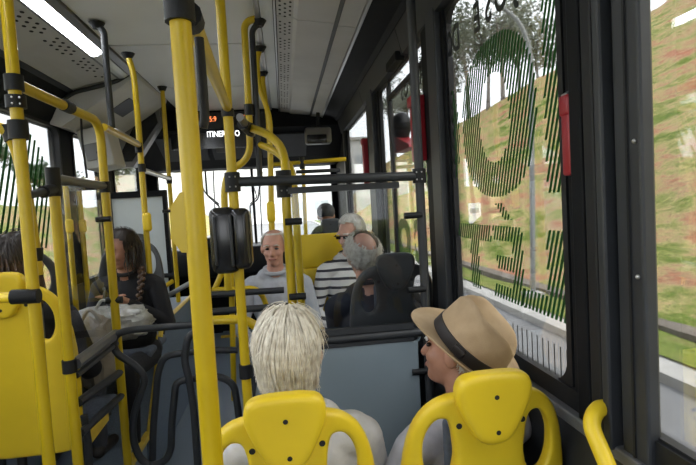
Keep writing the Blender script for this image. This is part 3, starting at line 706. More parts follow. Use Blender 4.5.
def make_seat(name, label, m, pad, group):
    t = thing(name, label, 'seat', (0, 0, 0), group)
    def part(n, me, mm):
        me = me.copy(); me.materials.clear(); return obj(n, me, mm, t)
    part('seat_shell', shell_me, m); sh_ = part('headrest_shield', shield_me, m)
    for x, z in ((0, 1.068), (.004, .985)):
        y = -.028-.10*(z-.45)-.0245
        MB().tube([(x, y+.004, z), (x, y-.0005, z)], .0055, 0, 10).build('screw_hole', HOLE, sh_)
    for x, z in ((-.075, .995), (.075, .995)):
        y = -.10*(z-.45)-.0195
        MB().tube([(x, y+.004, z), (x, y-.001, z)], .007, 0, 10).build('screw_hole', HOLE, t)
    part('cushion', cush_me, pad); part('back_pad', backpad_me, pad)
    MB().box((-.17, .06, .38), (.17, .40, .41)).build('seat_frame', CHAR, t)
    for x in (-.13, .13): MB().tube([(x, .2, 0), (x, .2, .39)], .018).build('leg', CHAR, t, True)
    t.scale = (1.05, 1.05, 1.05)
    return t
PAD = mat('seat_pad_fabric', (0.10, 0.12, 0.16), 0.9, var=0.3, vscale=60)
seat0 = make_seat('passenger_seat', 'yellow plastic seat back in front of the camera holding the white-haired man', YSEAT, PAD, 'yellow seats')
SY = 1.20
seat0.location = (-.026, SY, -.053)
def place(src, label, loc, rz=0):
    c = copy_tree(src); c.location = loc; c.rotation_euler = (0, 0, rz); c['label'] = label; return c
place(seat0, 'yellow plastic seat back by the window holding the man in the hat', (.456, SY, -.05))
place(seat0, 'raised yellow seat back at the far left holding a dark-haired passenger', (-1.08, 2.13, P(10, 271, Y=2.06).z-1.122*1.05))
place(seat0, 'yellow seat beside the left wall, mostly out of view', (-1.44, 2.13, P(10, 271, Y=2.06).z-1.122*1.05-.01))
dark0 = make_seat('passenger_seat', 'slate grey seat back seen through the glass partition', SLATE, PAD, 'dark seats')
dz = P(396, 253, Y=2.26).z-1.12*1.05
dark0.location = (P(396, 275, Y=2.26).x, 2.36, dz)
place(dark0, 'dark seat at the left ahead of the far left passenger', (-1.40, 2.85, .27))
place(dark0, 'dark rear-facing seat with a looped grip behind the girl', (P(133, 260, Y=3.62).x, 3.55, .24), math.pi)
place(dark0, 'dark front seat under the person in the dark cap', (.42, 4.75, .24))
# rear-facing bench with the flat yellow back
bn = thing('bench_seat', 'wide yellow rear-facing bench back behind the striped and pale shirts', 'bench', (.2, 3.55, .2), 'yellow seats')
xa_, xb2 = P(258, 260, Y=3.52).x, P(372, 260, Y=3.52).x; zt_ = P(315, 234, Y=3.52).z
zg = P(315, 268, Y=3.52).z
MB().rbox(((xa_+xb2)/2+.1, 3.55, (zt_+zg)/2), (xb2-xa_-.2, .06, zt_-zg-.004), .012, 3).build('upper_back', YSEAT, bn, True)
MB().rbox(((xa_+xb2)/2, 3.54, (zg+.6)/2), (xb2-xa_, .06, zg-.6), .015, 3).build('lower_back', YSEAT, bn, True)
MB().rbox(((xa_+xb2)/2, 3.32, .60), (xb2-xa_, .44, .08), .025, 3).build('cushion', PAD, bn, True)
MB().box((xa_+.05, 3.15, .2), (xb2-.05, 3.5, .56)).build('bench_box', CHAR, bn)

# ================================================================== PEOPLE
SKIN = mat('skin_tanned', (0.42, 0.21, 0.14), 0.5, var=0.15, vscale=30)
SKINP = mat('skin_pink', (0.56, 0.30, 0.23), 0.48, var=0.2, vscale=22)
SKIND = mat('skin_brown', (0.30, 0.15, 0.10), 0.5, var=0.15, vscale=30)
def cloth(name, c, var=.15, vs=30): return mat(name, c, .85, var=var, vscale=vs, bump=.35, bscale=18)
C_WHITE = cloth('cloth_white', (.66, .65, .63)); C_GREY = cloth('cloth_grey_mauve', (.46, .46, .51)); C_NAVY = cloth('cloth_navy', (.018, .022, .038))
C_PALE = cloth('cloth_pale_blue', (.40, .42, .47)); C_BLACK = cloth('cloth_black', (.012, .012, .015)); C_TROU = cloth('cloth_trousers', (.05, .055, .07)); C_DGREY = cloth('cloth_dark_grey', (.06, .065, .07))
SHOE = mat('shoe_leather', (.03, .025, .02), .4); SHOEW = mat('shoe_white', (.6, .6, .58), .6)
EYE = mat('eye_dark', (.02, .015, .012), .2); LIP = mat('lips', (.34, .13, .11), .5)
def stripe_mat():
    m = bpy.data.materials.new('cloth_striped'); m.use_nodes = True; nt = m.node_tree; b = nt.nodes['Principled BSDF']; b.inputs['Roughness'].default_value = .85
    tc = nt.nodes.new('ShaderNodeTexCoord'); wv = nt.nodes.new('ShaderNodeTexWave'); wv.bands_direction = 'Z'; wv.inputs['Scale'].default_value = 5.2; wv.inputs['Distortion'].default_value = 1.2; wv.inputs['Detail'].default_value = 1
    rp = nt.nodes.new('ShaderNodeValToRGB'); rp.color_ramp.interpolation = 'CONSTANT'
    rp.color_ramp.elements[0].color = (.03, .03, .04, 1); rp.color_ramp.elements[1].color = (.62, .61, .60, 1); rp.color_ramp.elements[1].position = .22
    nt.links.new(tc.outputs['Object'], wv.inputs['Vector']); nt.links.new(wv.outputs['Fac'], rp.inputs['Fac']); nt.links.new(rp.outputs['Color'], b.inputs['Base Color'])
    return m
C_STRIPE = stripe_mat()
def hairmat(name, c1, c2): return mat(name, c1, .45, var=1, vscale=45, col2=c2)
H_WHITE = hairmat('hair_white', (.84, .79, .67), (.56, .49, .38)); H_GREY = hairmat('hair_grey', (.70, .67, .62), (.42, .39, .35)); H_DARK = hairmat('hair_dark', (.03, .018, .012), (.012, .008, .006))
H_BROWN = hairmat('hair_brown', (.09, .045, .022), (.03, .016, .01))

def body_mesh(prims, mats, vox=.008, sm=4):
    """prims: ('c', p0, r0, p1, r1, tag) tapered limb, ('e', centre, radii, rot, tag) rounded mass -> one continuous skin"""
    mb = MB()
    for p in prims:
        if p[0] == 'c':
            a, ra, b, rb = V(p[1]), p[2], V(p[3]), p[4]; ax = (b-a).normalized(); pts = []; rs = []
            for k in range(5): t = math.pi/2*(k+.15)/5; pts.append(a-ax*ra*math.cos(t)); rs.append(ra*math.sin(t))
            pts += [a, b]; rs += [ra, rb]
            for k in range(5): t = math.pi/2*(1-(k+.85)/5); pts.append(b+ax*rb*math.cos(t)); rs.append(rb*math.sin(t))
            u = ax.cross(V((0, 0, 1))); u = u if u.length > .1 else ax.cross(V((1, 0, 0))); u.normalize(); w2 = ax.cross(u); n = 14
            vs = [q+(u*math.cos(2*math.pi*k/n)+w2*math.sin(2*math.pi*k/n))*r for q, r in zip(pts, rs) for k in range(n)]
            m = len(pts); fs = [(i*n+k, i*n+(k+1) % n, (i+1)*n+(k+1) % n, (i+1)*n+k) for i in range(m-1) for k in range(n)]
            fs += [tuple(range(n-1, -1, -1)), tuple((m-1)*n+k for k in range(n))]
            mb.add(vs, fs)
        else: mb.ell(p[1], p[2], 18, 12, p[3])
    me = remeshed(mb.mesh('body'), vox, sm)
    nf = len(me.polygons); C = np.zeros(nf*3); me.polygons.foreach_get('center', C); C = C.reshape(-1, 3)
    best = np.full(nf, 9.0); idx = np.zeros(nf, dtype=np.int32); names = list(mats)
    for p in prims:
        if p[0] == 'c':
            a, b = np.array(p[1]), np.array(p[3]); ab = b-a; t = np.clip(((C-a) @ ab)/(ab @ ab), 0, 1)
            d = np.linalg.norm(C-(a+t[:, None]*ab), axis=1)-(p[2]+(p[4]-p[2])*t); tg = p[5]
        else:
            R3 = np.array(p[3]) if p[3] else np.eye(3); q = (C-np.array(p[1])) @ R3; r = np.array(p[2])
            k0 = np.linalg.norm(q/r, axis=1); d = (k0-1)*r.min(); tg = p[4]
        mk = d < best; best[mk] = d[mk]; idx[mk] = names.index(tg)
    for n in names: me.materials.append(mats[n])
    me.polygons.foreach_set('material_index', idx); return me
def hand_prims(w_, dirv, out, tagn='skin', curl=.5):
    """palm and five bent fingers; w_ wrist, dirv pointing to the fingertips, out towards the thumb"""
    w_, d, o = V(w_), V(dirv).normalized(), V(out).normalized(); dn = d.cross(o); dn = dn if dn.z < 0 else -dn
    pr = [('c', tuple(w_), .026, tuple(w_+d*.05), .03, tagn), ('c', tuple(w_+d*.04+o*.018), .018, tuple(w_+d*.075-o*.022), .017, tagn)]
    for i, (off, L) in enumerate(((.033, .072), (.011, .082), (-.011, .076), (-.032, .060))):
        k0 = w_+d*.082+o*off; k1 = k0+(d*math.cos(curl*.7)+dn*math.sin(curl*.7))*L*.5+o*off*.1; k2 = k1+(d*math.cos(curl*1.7)+dn*math.sin(curl*1.7))*L*.5
        pr += [('c', tuple(k0-d*.01), .0092, tuple(k1), .0085, tagn), ('c', tuple(k1), .0085, tuple(k2), .007, tagn)]
    t0 = w_+d*.025+o*.028; t1 = t0+(d*.7+o*.7).normalized()*.038; t2 = t1+(d*.9+o*.2+dn*.3).normalized()*.03
    return pr+[('c', tuple(t0), .013, tuple(t1), .0105, tagn), ('c', tuple(t1), .0105, tuple(t2), .008, tagn)]
def person(label, hip, rz, mats, head_yaw=0, head_pitch=0, head_roll=0, lean=(0, 0), sc=1.0, arms=None, knees=None, head_off=(0, 0, 0), neck=.055, vox=.008, foot_z=-.5, belly=.0, group=None):
    """seated figure; local frame faces +Y, origin at hip centre. head angles in degrees (yaw>0 to its left)"""
    t = thing('person', label, 'person', hip, group); t.rotation_euler = (0, 0, rz); t.scale = (sc,)*3
    lx, ly = lean; chest = V((lx*.6, ly*.6, .36)); shl = V((lx, ly, .50)); nk = V((lx*1.15, ly*1.15+.01, .60))
    hc = nk+V((lx*.2, .03+ly*.2, .125))+V(head_off)
    pr = [('e', (0, 0, .02), (.175, .145, .13), None, 'trousers'), ('e', (lx*.3, .03+ly*.3, .17), (.165+belly, .135+belly, .17), None, 'shirt'),
          ('e', tuple(chest), (.18, .125, .20), None, 'shirt'), ('c', tuple(shl+V((-.155, 0, -.02))), .066, tuple(shl+V((.155, 0, -.02))), .066, 'shirt'),
          ('c', tuple(shl+V((-.07, -.0, .03))), .06, tuple(shl+V((.07, -.0, .03))), .06, 'shirt'), ('c', tuple(shl+V((0, 0, .04))), neck+.012, tuple(nk), neck, 'skin'), ('c', tuple(nk), neck, tuple(hc+V((0, -.01, -.05))), neck, 'skin')]
    H = (Matrix.Rotation(math.radians(head_yaw), 3, 'Z') @ Matrix.Rotation(math.radians(head_pitch), 3, 'X') @ Matrix.Rotation(math.radians(head_roll), 3, 'Y'))
    def h(p): return tuple(hc+H @ V(p))
    pr += [('e', h((0, -.012, .028)), (.076, .097, .095), H, 'skin'), ('e', h((0, .028, -.03)), (.062, .068, .088), H, 'skin'), ('e', h((0, .058, -.088)), (.034, .034, .028), H, 'skin'),
           ('c', h((0, .092, .012)), .009, h((0, .112, -.028)), .015, 'skin'), ('c', h((-.036, .080, .034)), .014, h((.036, .080, .034)), .014, 'skin'),
           ('e', h((-.04, .068, -.025)), (.022, .022, .022), H, 'skin'), ('e', h((.04, .068, -.025)), (.022, .022, .022), H, 'skin'),
           ('c', h((-.02, .088, -.060)), .009, h((.02, .088, -.060)), .009, 'skin'),
           ('e', h((-.08, -.008, -.005)), (.012, .024, .033), H, 'skin'), ('e', h((.08, -.008, -.005)), (.012, .024, .033), H, 'skin')]
    arms = arms or (((-.25, .08, .20), (-.13, .33, .10)), ((.25, .08, .20), (.13, .33, .10)))
    for s, (el, wr_) in zip((-1, 1), arms):
        s0 = shl+V((s*.185, 0, -.035)); el, wr_ = V(el), V(wr_)
        pr += [('c', tuple(s0), .062, tuple(el), .047, 'shirt'), ('c', tuple(el), .047, tuple(el.lerp(wr_, .9)), .034, mats.get('_fore', 'shirt') if False else 'shirt'), ('c', tuple(el.lerp(wr_, .85)), .029, tuple(wr_), .026, 'skin')]
        pr += hand_prims(wr_, (wr_-el).normalized()+V((-s*.15, 0, -.1)), (-s, 0, .2))
    for s in (-1, 1):
        kn = V((s*.12, .43, .0)); an = V((s*.12, .44, foot_z+.09))
        pr += [('c', (s*.09, .02, -.01), .085, tuple(kn), .062, 'trousers'), ('c', tuple(kn), .062, tuple(an), .042, 'trousers'), ('c', tuple(an+V((0, -.02, -.04))), .038, tuple(an+V((s*.02, .15, -.055))), .032, 'shoe')]
    mm = {k: v for k, v in mats.items() if k in ('skin', 'shirt', 'trousers', 'shoe')}
    b = bpy.data.objects.new('body', body_mesh(pr, mm, vox)); COL.objects.link(b); b.parent = t
    def sub(mb, n, m, smooth=True, par=None):
        o = mb.build(n, m, None, smooth); o.parent = par or t; return o
    for s in (-1, 1):
        sub(MB().ell(h((s*.031, .0875, .008)), (.014, .008, .007), 12, 8, H), 'eye', EYE)
        sub(MB().tube([h((s*.016, .097, .028)), h((s*.032, .0985, .034)), h((s*.05, .088, .026))], .004, .01, 6), 'eyebrow', mats['hair'])
    sub(MB().tube([h((-.024, .092, -.061)), h((0, .099, -.059)), h((.024, .092, -.061))], .0045, .01, 6), 'lips', LIP)
    # shirt collar
    cz = shl+V((0, .005, .065)); ring_ = [tuple(cz+V((math.cos(a)*(neck+.022), math.sin(a)*(neck+.022), .012-.022*math.sin(a)))) for a in [2*math.pi*k/20 for k in range(20)]]
    sub(MB().tube(ring_+[ring_[0]], .014, 0, 8), 'collar', mats['shirt'])
    t['_'] = 0; del t['_']
    return t, hc, H
def hair(t, hc, H, m, n=900, th0=0, th1=105, rad=(.083, .105, .104), ctr=(0, -.014, .03), crown=(0, -.35, 1), keep=None, seglen=.09, width=.0032, lift=.010, wild=.006, cap=True, name='hair', seed=1, face_cut=True, length=None, straight=False, bare=0):
    """combed strands that follow the skull from the crown outwards over a close cap"""
    rnd = random.Random(seed); mb = MB(); cr = V(crown).normalized()
    e1 = cr.cross(V((1, 0, 0))).normalized(); e2 = cr.cross(e1); ctr = V(ctr); R3 = V(rad)
    def pos(th, ph, k=1.0):
        d = cr*math.cos(th)+(e1*math.cos(ph)+e2*math.sin(ph))*math.sin(th)
        if straight and th > math.pi/2:
            q = pos(math.pi/2, ph, k); t_ = th-math.pi/2; return V((q.x*(1-.10*t_), q.y*(1-.16*t_), q.z))-cr*R3.z*t_
        q = 1/math.sqrt((d.x/R3.x)**2+(d.y/R3.y)**2+(d.z/R3.z)**2)
        return d*q*k
    def ok(p):
        if face_cut and p.y > .045 and p.z < .060: return False
        if face_cut and p.y > -.01 and p.z < -.02 : return False
        return keep(p) if keep else True
    if cap:
        N, M_ = 28, 16; idx = {}; vs = []
        for i in range(M_+1):
            for k in range(N):
                p = pos(math.radians(th0+bare+(th1-th0-bare)*i/M_), 2*math.pi*k/N, .985); idx[i, k] = len(vs); vs.append((p, hc+H @ (ctr+p)))
        fs = [(idx[i, k], idx[i+1, k], idx[i+1, (k+1) % N], idx[i, (k+1) % N]) for i in range(M_) for k in range(N)]
        fs = [f for f in fs if all(ok(vs[j][0]) for j in f)]
        mb.add([v for _, v in vs], fs)
    for _ in range(n):
        u = rnd.random(); th = math.radians(th0)+math.acos(1-u*(1-math.cos(math.radians(th1-th0-4)))); ph = rnd.uniform(0, 2*math.pi)
        if not ok(pos(th, ph)): continue
        L = seglen*rnd.uniform(.7, 1.2); k = 1+rnd.uniform(0, lift)/.09; dph = rnd.gauss(0, .12); segs = 5; pts = []
        for i in range(segs+1):
            a = th+L/.1*i/segs
            if a > math.radians(th1+14): break
            p = pos(a, ph+dph*i/segs, k+.02*math.sin(i/segs*3.1)); p += V((rnd.gauss(0, 1), rnd.gauss(0, 1), rnd.gauss(0, 1)))*wild*(i/segs)**2*.5
            pts.append(p)
        if len(pts) < 3 or not ok(pts[-1]): continue
        wv = []
        for i, p in enumerate(pts):
            tdir = (pts[min(i+1, len(pts)-1)]-pts[max(i-1, 0)]).normalized(); s = tdir.cross(p.normalized()).normalized()
            ww = width*(1-.75*i/(len(pts)-1)); nn = p.normalized()*ww*.35
            wv += [p-s*ww, p+nn, p+s*ww]
        vs = [hc+H @ (ctr+p) for p in wv]
        fs = []
        for i in range(len(pts)-1):
            a = i*3; fs += [(a, a+1, a+4, a+3), (a+1, a+2, a+5, a+4)]
        mb.add(vs, fs)
    me = bpy.data.meshes.new(name); me.from_pydata(mb.v, [], mb.f); me.polygons.foreach_set('use_smooth', [True]*len(me.polygons)); me.materials.append(m)
    o = bpy.data.objects.new(name, me); COL.objects.link(o); o.parent = t; return o
def M4(**k): return k
def hip_for(px, py, Y, sc=1.0, lean=(0, 0), off=(0, 0, 0), rz=0):
    """hip location that brings the head centre to the given point of the photograph at depth Y"""
    c = P(px, py, Y=Y); l = V((lean[0]*1.35, lean[1]*1.35+.04, .725))+V(off)
    return c-(Matrix.Rotation(rz, 3, 'Z') @ l)*sc
NARROW = (((-.22, .12, .20), (-.12, .33, .10)), ((.18, .16, .20), (.10, .33, .10)))
# 1 white-haired man in the near seat
ln = (0, -.02); hp = hip_for(293, 352, 1.42, .97, ln)
t, hc, H = person('white-haired man in a white shirt seen from behind in the near seat', hp, 0, M4(skin=SKINP, shirt=C_WHITE, trousers=C_TROU, shoe=SHOE, hair=H_WHITE), head_yaw=-22, lean=ln, sc=.97, vox=.007, foot_z=-hp.z/.97, belly=.02)
hair(t, hc, H, H_WHITE, n=4600, th1=140, straight=True, rad=(.090, .112, .114), crown=(.1, -.22, 1), seglen=.15, width=.0024, lift=.016, wild=.014, seed=3, length=.1)
# 2 man in the hat
ln = (.025, -.01); hp = hip_for(461, 352, 1.40, .925, ln)
HY = 50
t2, hc2, H2 = person('man in a grey shirt wearing a straw-coloured hat, turned to the left', hp, math.radians(14), M4(skin=SKIN, shirt=C_GREY, trousers=C_TROU, shoe=SHOE, hair=H_GREY), head_yaw=HY-14, head_pitch=8, head_roll=4, lean=ln, sc=.925, vox=.007, arms=(((-.25, .10, .20), (-.12, .33, .10)), ((.135, .19, .21), (.07, .34, .10))), foot_z=-hp.z/.925, belly=-.012)
hair(t2, hc2, H2, H_GREY, n=900, th0=60, th1=122, seglen=.03, seed=5, rad=(.080, .102, .10), keep=lambda p: p.z < .0)
HATC = mat('hat_straw_felt', (.50, .365, .225), .85, var=.35, vscale=9, bump=.2, bscale=350, col2=(.34, .235, .13)); BAND = mat('hat_band', (.022, .018, .018), .6); HLINE = mat('hat_lining', (.62, .50, .36), .9)
def hat(t, hc, H):
    HM = Matrix.Rotation(math.radians(9), 3, 'Y') @ Matrix.Rotation(math.radians(16), 3, 'X') @ H @ Matrix.Rotation(math.radians(15), 3, 'X')
    o0 = V((0, -.014, .036))
    def g(p): return hc+H @ o0+V((.004, -.004, -.022))+HM @ (V(p)*1.17)
    N = 48; mb = MB(); vs = []; rings = []
    prof = [(0, 1.0), (.012, 1.0), (.03, .985), (.06, .955), (.085, .915), (.105, .86), (.116, .77), (.119, .62), (.112, .4), (.106, .18), (.104, .02)]
    for z, k in prof:
        for i in range(N):
            a = 2*math.pi*i/N; x = .087*k*math.cos(a); y = .109*k*math.sin(a); zz = z
            if z > .05:
                q = (z-.05)/.07; fr = max(0, y/.109)
                x *= 1-.46*q*fr**1.1                                   # front pinch
                zz += .030*q*fr - .006*q*max(0, -y/.109)
                zz -= .044*math.exp(-(x/.024)**2)*max(0, q-.55)*2*(1-.25*max(0, -y/.1))   # centre crease
            vs.append(g((x, y, zz)))
    m = len(prof); fs = [(i*N+k, i*N+(k+1) % N, (i+1)*N+(k+1) % N, (i+1)*N+k) for i in range(m-1) for k in range(N)]+[tuple((m-1)*N+k for k in range(N))]
    mb.add(vs, fs)
    br = []
    for lay in (0, 1):
        for j in range(7):
            q = j/6
            for i in range(N):
                a = 2*math.pi*i/N; x = (.087+(.148-.087)*q)*math.cos(a); y = (.109+(.172-.109)*q)*math.sin(a)
                z = .001 + q*q*(.026*abs(math.cos(a))**2-.020*math.sin(a)-.004)+(.004 if lay else 0)
                br.append(g((x, y, z)))
    fs = []
    for lay in (0, 1):
        for j in range(6):
            for k in range(N):
                a = (lay*7+j)*N; fs.append((a+k, a+(k+1) % N, a+N+(k+1) % N, a+N+k))
    for k in range(N): fs.append((6*N+k, 6*N+(k+1) % N, 13*N+(k+1) % N, 13*N+k))
    mb.add(br, fs)
    hto = mb.build('hat', HATC, None, False); me = hto.data
    me.polygons.foreach_set('use_smooth', [True]*len(me.polygons)); hto.parent = t
    b2 = MB(); vs = []
    for z, k in ((.003, 1.022), (.036, 1.0), (.037, .97), (.003, .98)):
        for i in range(N): a = 2*math.pi*i/N; vs.append(g((.0875*k*math.cos(a), .1095*k*math.sin(a), z)))
    b2.add(vs, [((r_)*N+k, (r_)*N+(k+1) % N, ((r_+1) % 4)*N+(k+1) % N, ((r_+1) % 4)*N+k) for r_ in range(4) for k in range(N)])
    bo = b2.build('hat_band', BAND, None, True); bo.parent = hto
    bo2 = MB().rbox(g((-.091, .0, .02)), (.012, .04, .03), .004, 2, HM).build('band_bow', BAND, None, True); bo2.parent = hto
hat(t2, hc2, H2)
# 3 balding man beyond the glass
ln = (-.05, .0); hp = hip_for(363, 256, 2.58, .97, ln)
t3, hc3, H3 = person('balding grey-haired man in a navy jacket behind the glass partition', hp, 0, M4(skin=SKINP, shirt=C_NAVY, trousers=C_TROU, shoe=SHOE, hair=H_GREY), head_yaw=6, head_pitch=-12, lean=ln, sc=.97, arms=NARROW, foot_z=-(hp.z-.2)/.97, belly=.02)
hair(t3, hc3, H3, H_GREY, n=2200, th0=34, th1=126, bare=14, rad=(.090, .108, .104), crown=(.22, -1.15, 1), seglen=.05, lift=.012, wild=.02, width=.003, seed=8)
# 4 striped shirt, rear-facing
ln = (-.02, .05); hp = hip_for(351, 234, 3.34, .97, ln, rz=math.pi)
t4, hc4, H4 = person('grey-haired man in a black and white striped shirt on the yellow bench', hp, math.pi, M4(skin=SKINP, shirt=C_STRIPE, trousers=C_TROU, shoe=SHOE, hair=H_GREY), head_yaw=-48, head_pitch=-14, lean=ln, sc=.97, arms=(((-.18, .16, .20), (-.10, .33, .10)), ((.25, .08, .20), (.13, .33, .10))), foot_z=-(hp.z-.2)/.97)
hair(t4, hc4, H4, H_GREY, n=1200, th1=112, seglen=.05, seed=9)
def glasses(t, hc, H):
    def h(p): return hc+H @ V(p)
    g = MB().rbox(h((-.032, .100, .006)), (.040, .004, .022), .002, 2, H).rbox(h((.032, .100, .006)), (.040, .004, .022), .002, 2, H)
    g.tube([h((-.07, .098, .015)), h((.07, .098, .015))], .003, 0, 6).tube([h((-.07, .098, .015)), h((-.085, 0, .015))], .003, 0, 6).tube([h((.07, .098, .015)), h((.085, 0, .015))], .003, 0, 6)
    o = g.build('glasses', BLKG, None, False); o.parent = t
glasses(t4, hc4, H4)
# 5 pale shirt, rear-facing
hp = hip_for(274, 248, 3.30, .97, (0, 0), rz=math.pi)
t5, hc5, H5 = person('man in a pale collared shirt facing the camera from the bench', hp, math.pi, M4(skin=SKINP, shirt=C_PALE, trousers=C_TROU, shoe=SHOE, hair=H_GREY), head_yaw=-8, head_pitch=-4, sc=.97, vox=.007, foot_z=-(hp.z-.2)/.97)
hair(t5, hc5, H5, H_GREY, n=700, th0=35, th1=108, seglen=.03, crown=(0, .1, 1), seed=11, rad=(.080, .102, .10))
# 6 person in the dark cap at the front
hp = hip_for(326, 216, 4.95, .97)
t6, hc6, H6 = person('person in a dark cap and grey jacket at the very front', hp, 0, M4(skin=SKIND, shirt=C_DGREY, trousers=C_TROU, shoe=SHOE, hair=H_DARK), sc=.97, foot_z=-(hp.z-.2)/.97, vox=.009)
capm = MB().ell(hc6+V((0, -.01, .045)), (.092, .11, .088), 20, 12); capm.rbox(hc6+V((0, .12, .03)), (.13, .09, .012), .004)
o = capm.build('cap', cloth('cap_cloth', (.035, .035, .038)), None, True); o.parent = t6
# 7 girl with a braid
ln = (0, .04); hp = hip_for(122, 249, 3.22, .93, ln, rz=math.pi*.97)
armsG = (((-.26, .08, .22), (-.055, .24, .40)), ((.26, .08, .22), (.055, .24, .40)))
t7, hc7, H7 = person('young woman with a long braid in a black top looking at her phone', hp, math.pi*.97, M4(skin=SKIN, shirt=C_BLACK, trousers=C_BLACK, shoe=SHOEW, hair=H_DARK), head_yaw=-38, head_pitch=-20, lean=ln, sc=.93, arms=armsG, vox=.006, foot_z=-(hp.z-.20)/.93)
hair(t7, hc7, H7, H_DARK, n=900, th1=130, rad=(.088, .108, .107), seglen=.10, seed=13)
bd = MB(); bp = [hc7+H7 @ V((.055, -.06, -.08)), hc7+V((-.11, .0, -.14)), hc7+V((-.13, .06, -.22)), hc7+V((-.12, .09, -.32)), hc7+V((-.11, .10, -.40))]
pts = spline([tuple(p) for p in bp], 5, False)
for i, p in enumerate(pts):
    s = 1-.5*i/len(pts); bd.ell(V(p)+V((.009*(-1)**i, 0, 0)), (.022*s, .02*s, .024*s), 10, 7, Matrix.Rotation(.5*(-1)**i, 3, 'Y'))
o = bd.build('braid', H_BROWN, None, True); o.parent = t7
ph = thing('mobile_phone', 'dark mobile phone held in the hands of the young woman with the braid', 'phone')
W7 = Matrix.Translation(t7.location) @ Matrix.Rotation(math.pi*.97, 4, 'Z') @ Matrix.Scale(.93, 4)
pc = W7 @ V((0, .335, .445)); ph.location = pc
MB().rbox(pc, (.075, .012, .15), .005, 2, Matrix.Rotation(math.radians(-40), 3, 'X')).build('phone_body', BLKG, ph, True)
MB().rbox(pc+V((-.02, -.014, .055)), (.02, .006, .02), .003, 2, Matrix.Rotation(math.radians(-40), 3, 'X')).build('camera_bump', CHAR, ph, True)
# 8 passenger far left
hp = hip_for(20, 262, 2.36, .97)
t8, hc8, H8 = person('dark-haired passenger seen from behind in the far left yellow seat', hp, 0, M4(skin=SKIN, shirt=C_BLACK, trousers=C_TROU, shoe=SHOE, hair=H_BROWN), head_yaw=-10, sc=.97, foot_z=-(hp.z-.27)/.97)
hair(t8, hc8, H8, H_DARK, n=900, th1=125, rad=(.092, .112, .112), seglen=.10, seed=17)
def long_hair(t, hc, H, m, L, n, seed, spread=2.3, out=.02):
    b = MB(); rr = random.Random(seed)
    for k in range(n):
        a = rr.uniform(-spread, spread); q = rr.uniform(.9, 1.06)
        d = V((math.sin(a)*.092*q, -math.cos(a)*.112*q-.014, rr.uniform(-.02, .05))); p0 = hc+H @ d; o = (H @ V((math.sin(a), -math.cos(a), 0)))*out
        z = V((0, 0, -1)); l = L*rr.uniform(.75, 1.1)
        b.tube([p0, p0+z*l*.35+o*.4+V((rr.gauss(0, .006), rr.gauss(0, .006), 0)), p0+z*l*.7+o+V((rr.gauss(0, .01), rr.gauss(0, .01), 0)), p0+z*l+o*.8+V((rr.gauss(0, .012), rr.gauss(0, .012), 0))], .0055, .04, 4, r1=.002)
    o = b.build('long_hair', m, None, True); o.parent = t
long_hair(t8, hc8, H8, H_BROWN, .34, 230, 4, 1.7, .03)
long_hair(t7, hc7, H7, H_DARK, .15, 150, 6, 2.0, .0)

# ------------------------------------------------------------------ bags
def blob_bag(name, label, m, c, size, seed, amp=.03, flat=1):
    t = thing(name, label, 'bag', V(c)-V((0, 0, size[2]))); mb = MB().ell((0, 0, 0), (1, 1, 1), 40, 26)
    vs = []
    for v in mb.v:
        p = V(v); q = V((math.copysign(abs(p.x)**.75, p.x), math.copysign(abs(p.y)**.75, p.y), math.copysign(abs(p.z)**.75, p.z)))
        k = 1+amp*8*(abs(noise.noise(q*2.3+V((seed, 0, 0))))-.25)+amp*3*noise.noise(q*6+V((0, seed, 0)))
        vs.append(V((q.x*size[0], q.y*size[1], q.z*size[2]))*k+V(c))
    mb.v = [tuple(v) for v in vs]; mb.build('bag_body', m, t, True); return t
PLAST = mat('thin_plastic_bag', (.42, .42, .40), .22, var=.35, vscale=14, bump=.5, bscale=30, col2=(.27, .26, .22)); CANV = mat('canvas_bag', (.30, .26, .21), .9, var=.25, vscale=10, bump=.3, bscale=40)
bc = P(110, 324, Y=2.88)
tb = blob_bag('plastic_bag', 'crumpled whitish plastic bag on the lap of the young woman', PLAST, bc, (.22, .11, .095), 3, .03)
MB().tube([bc+V((-.06, -.02, .09)), bc+V((-.02, -.03, .15)), bc+V((.05, -.02, .09))], .008, .03, 6).build('bag_handle', PLAST, tb, True)
bc = P(96, 352, Y=2.62)
tb = blob_bag('canvas_bag', 'beige-brown cloth bag standing behind the side guard', CANV, bc, (.10, .12, .17), 8, .03)
MB().tube([bc+V((-.05, -.03, .15)), bc+V((0, -.04, .24)), bc+V((.05, -.03, .15))], .009, .05, 6).build('bag_handle', CANV, tb, True)

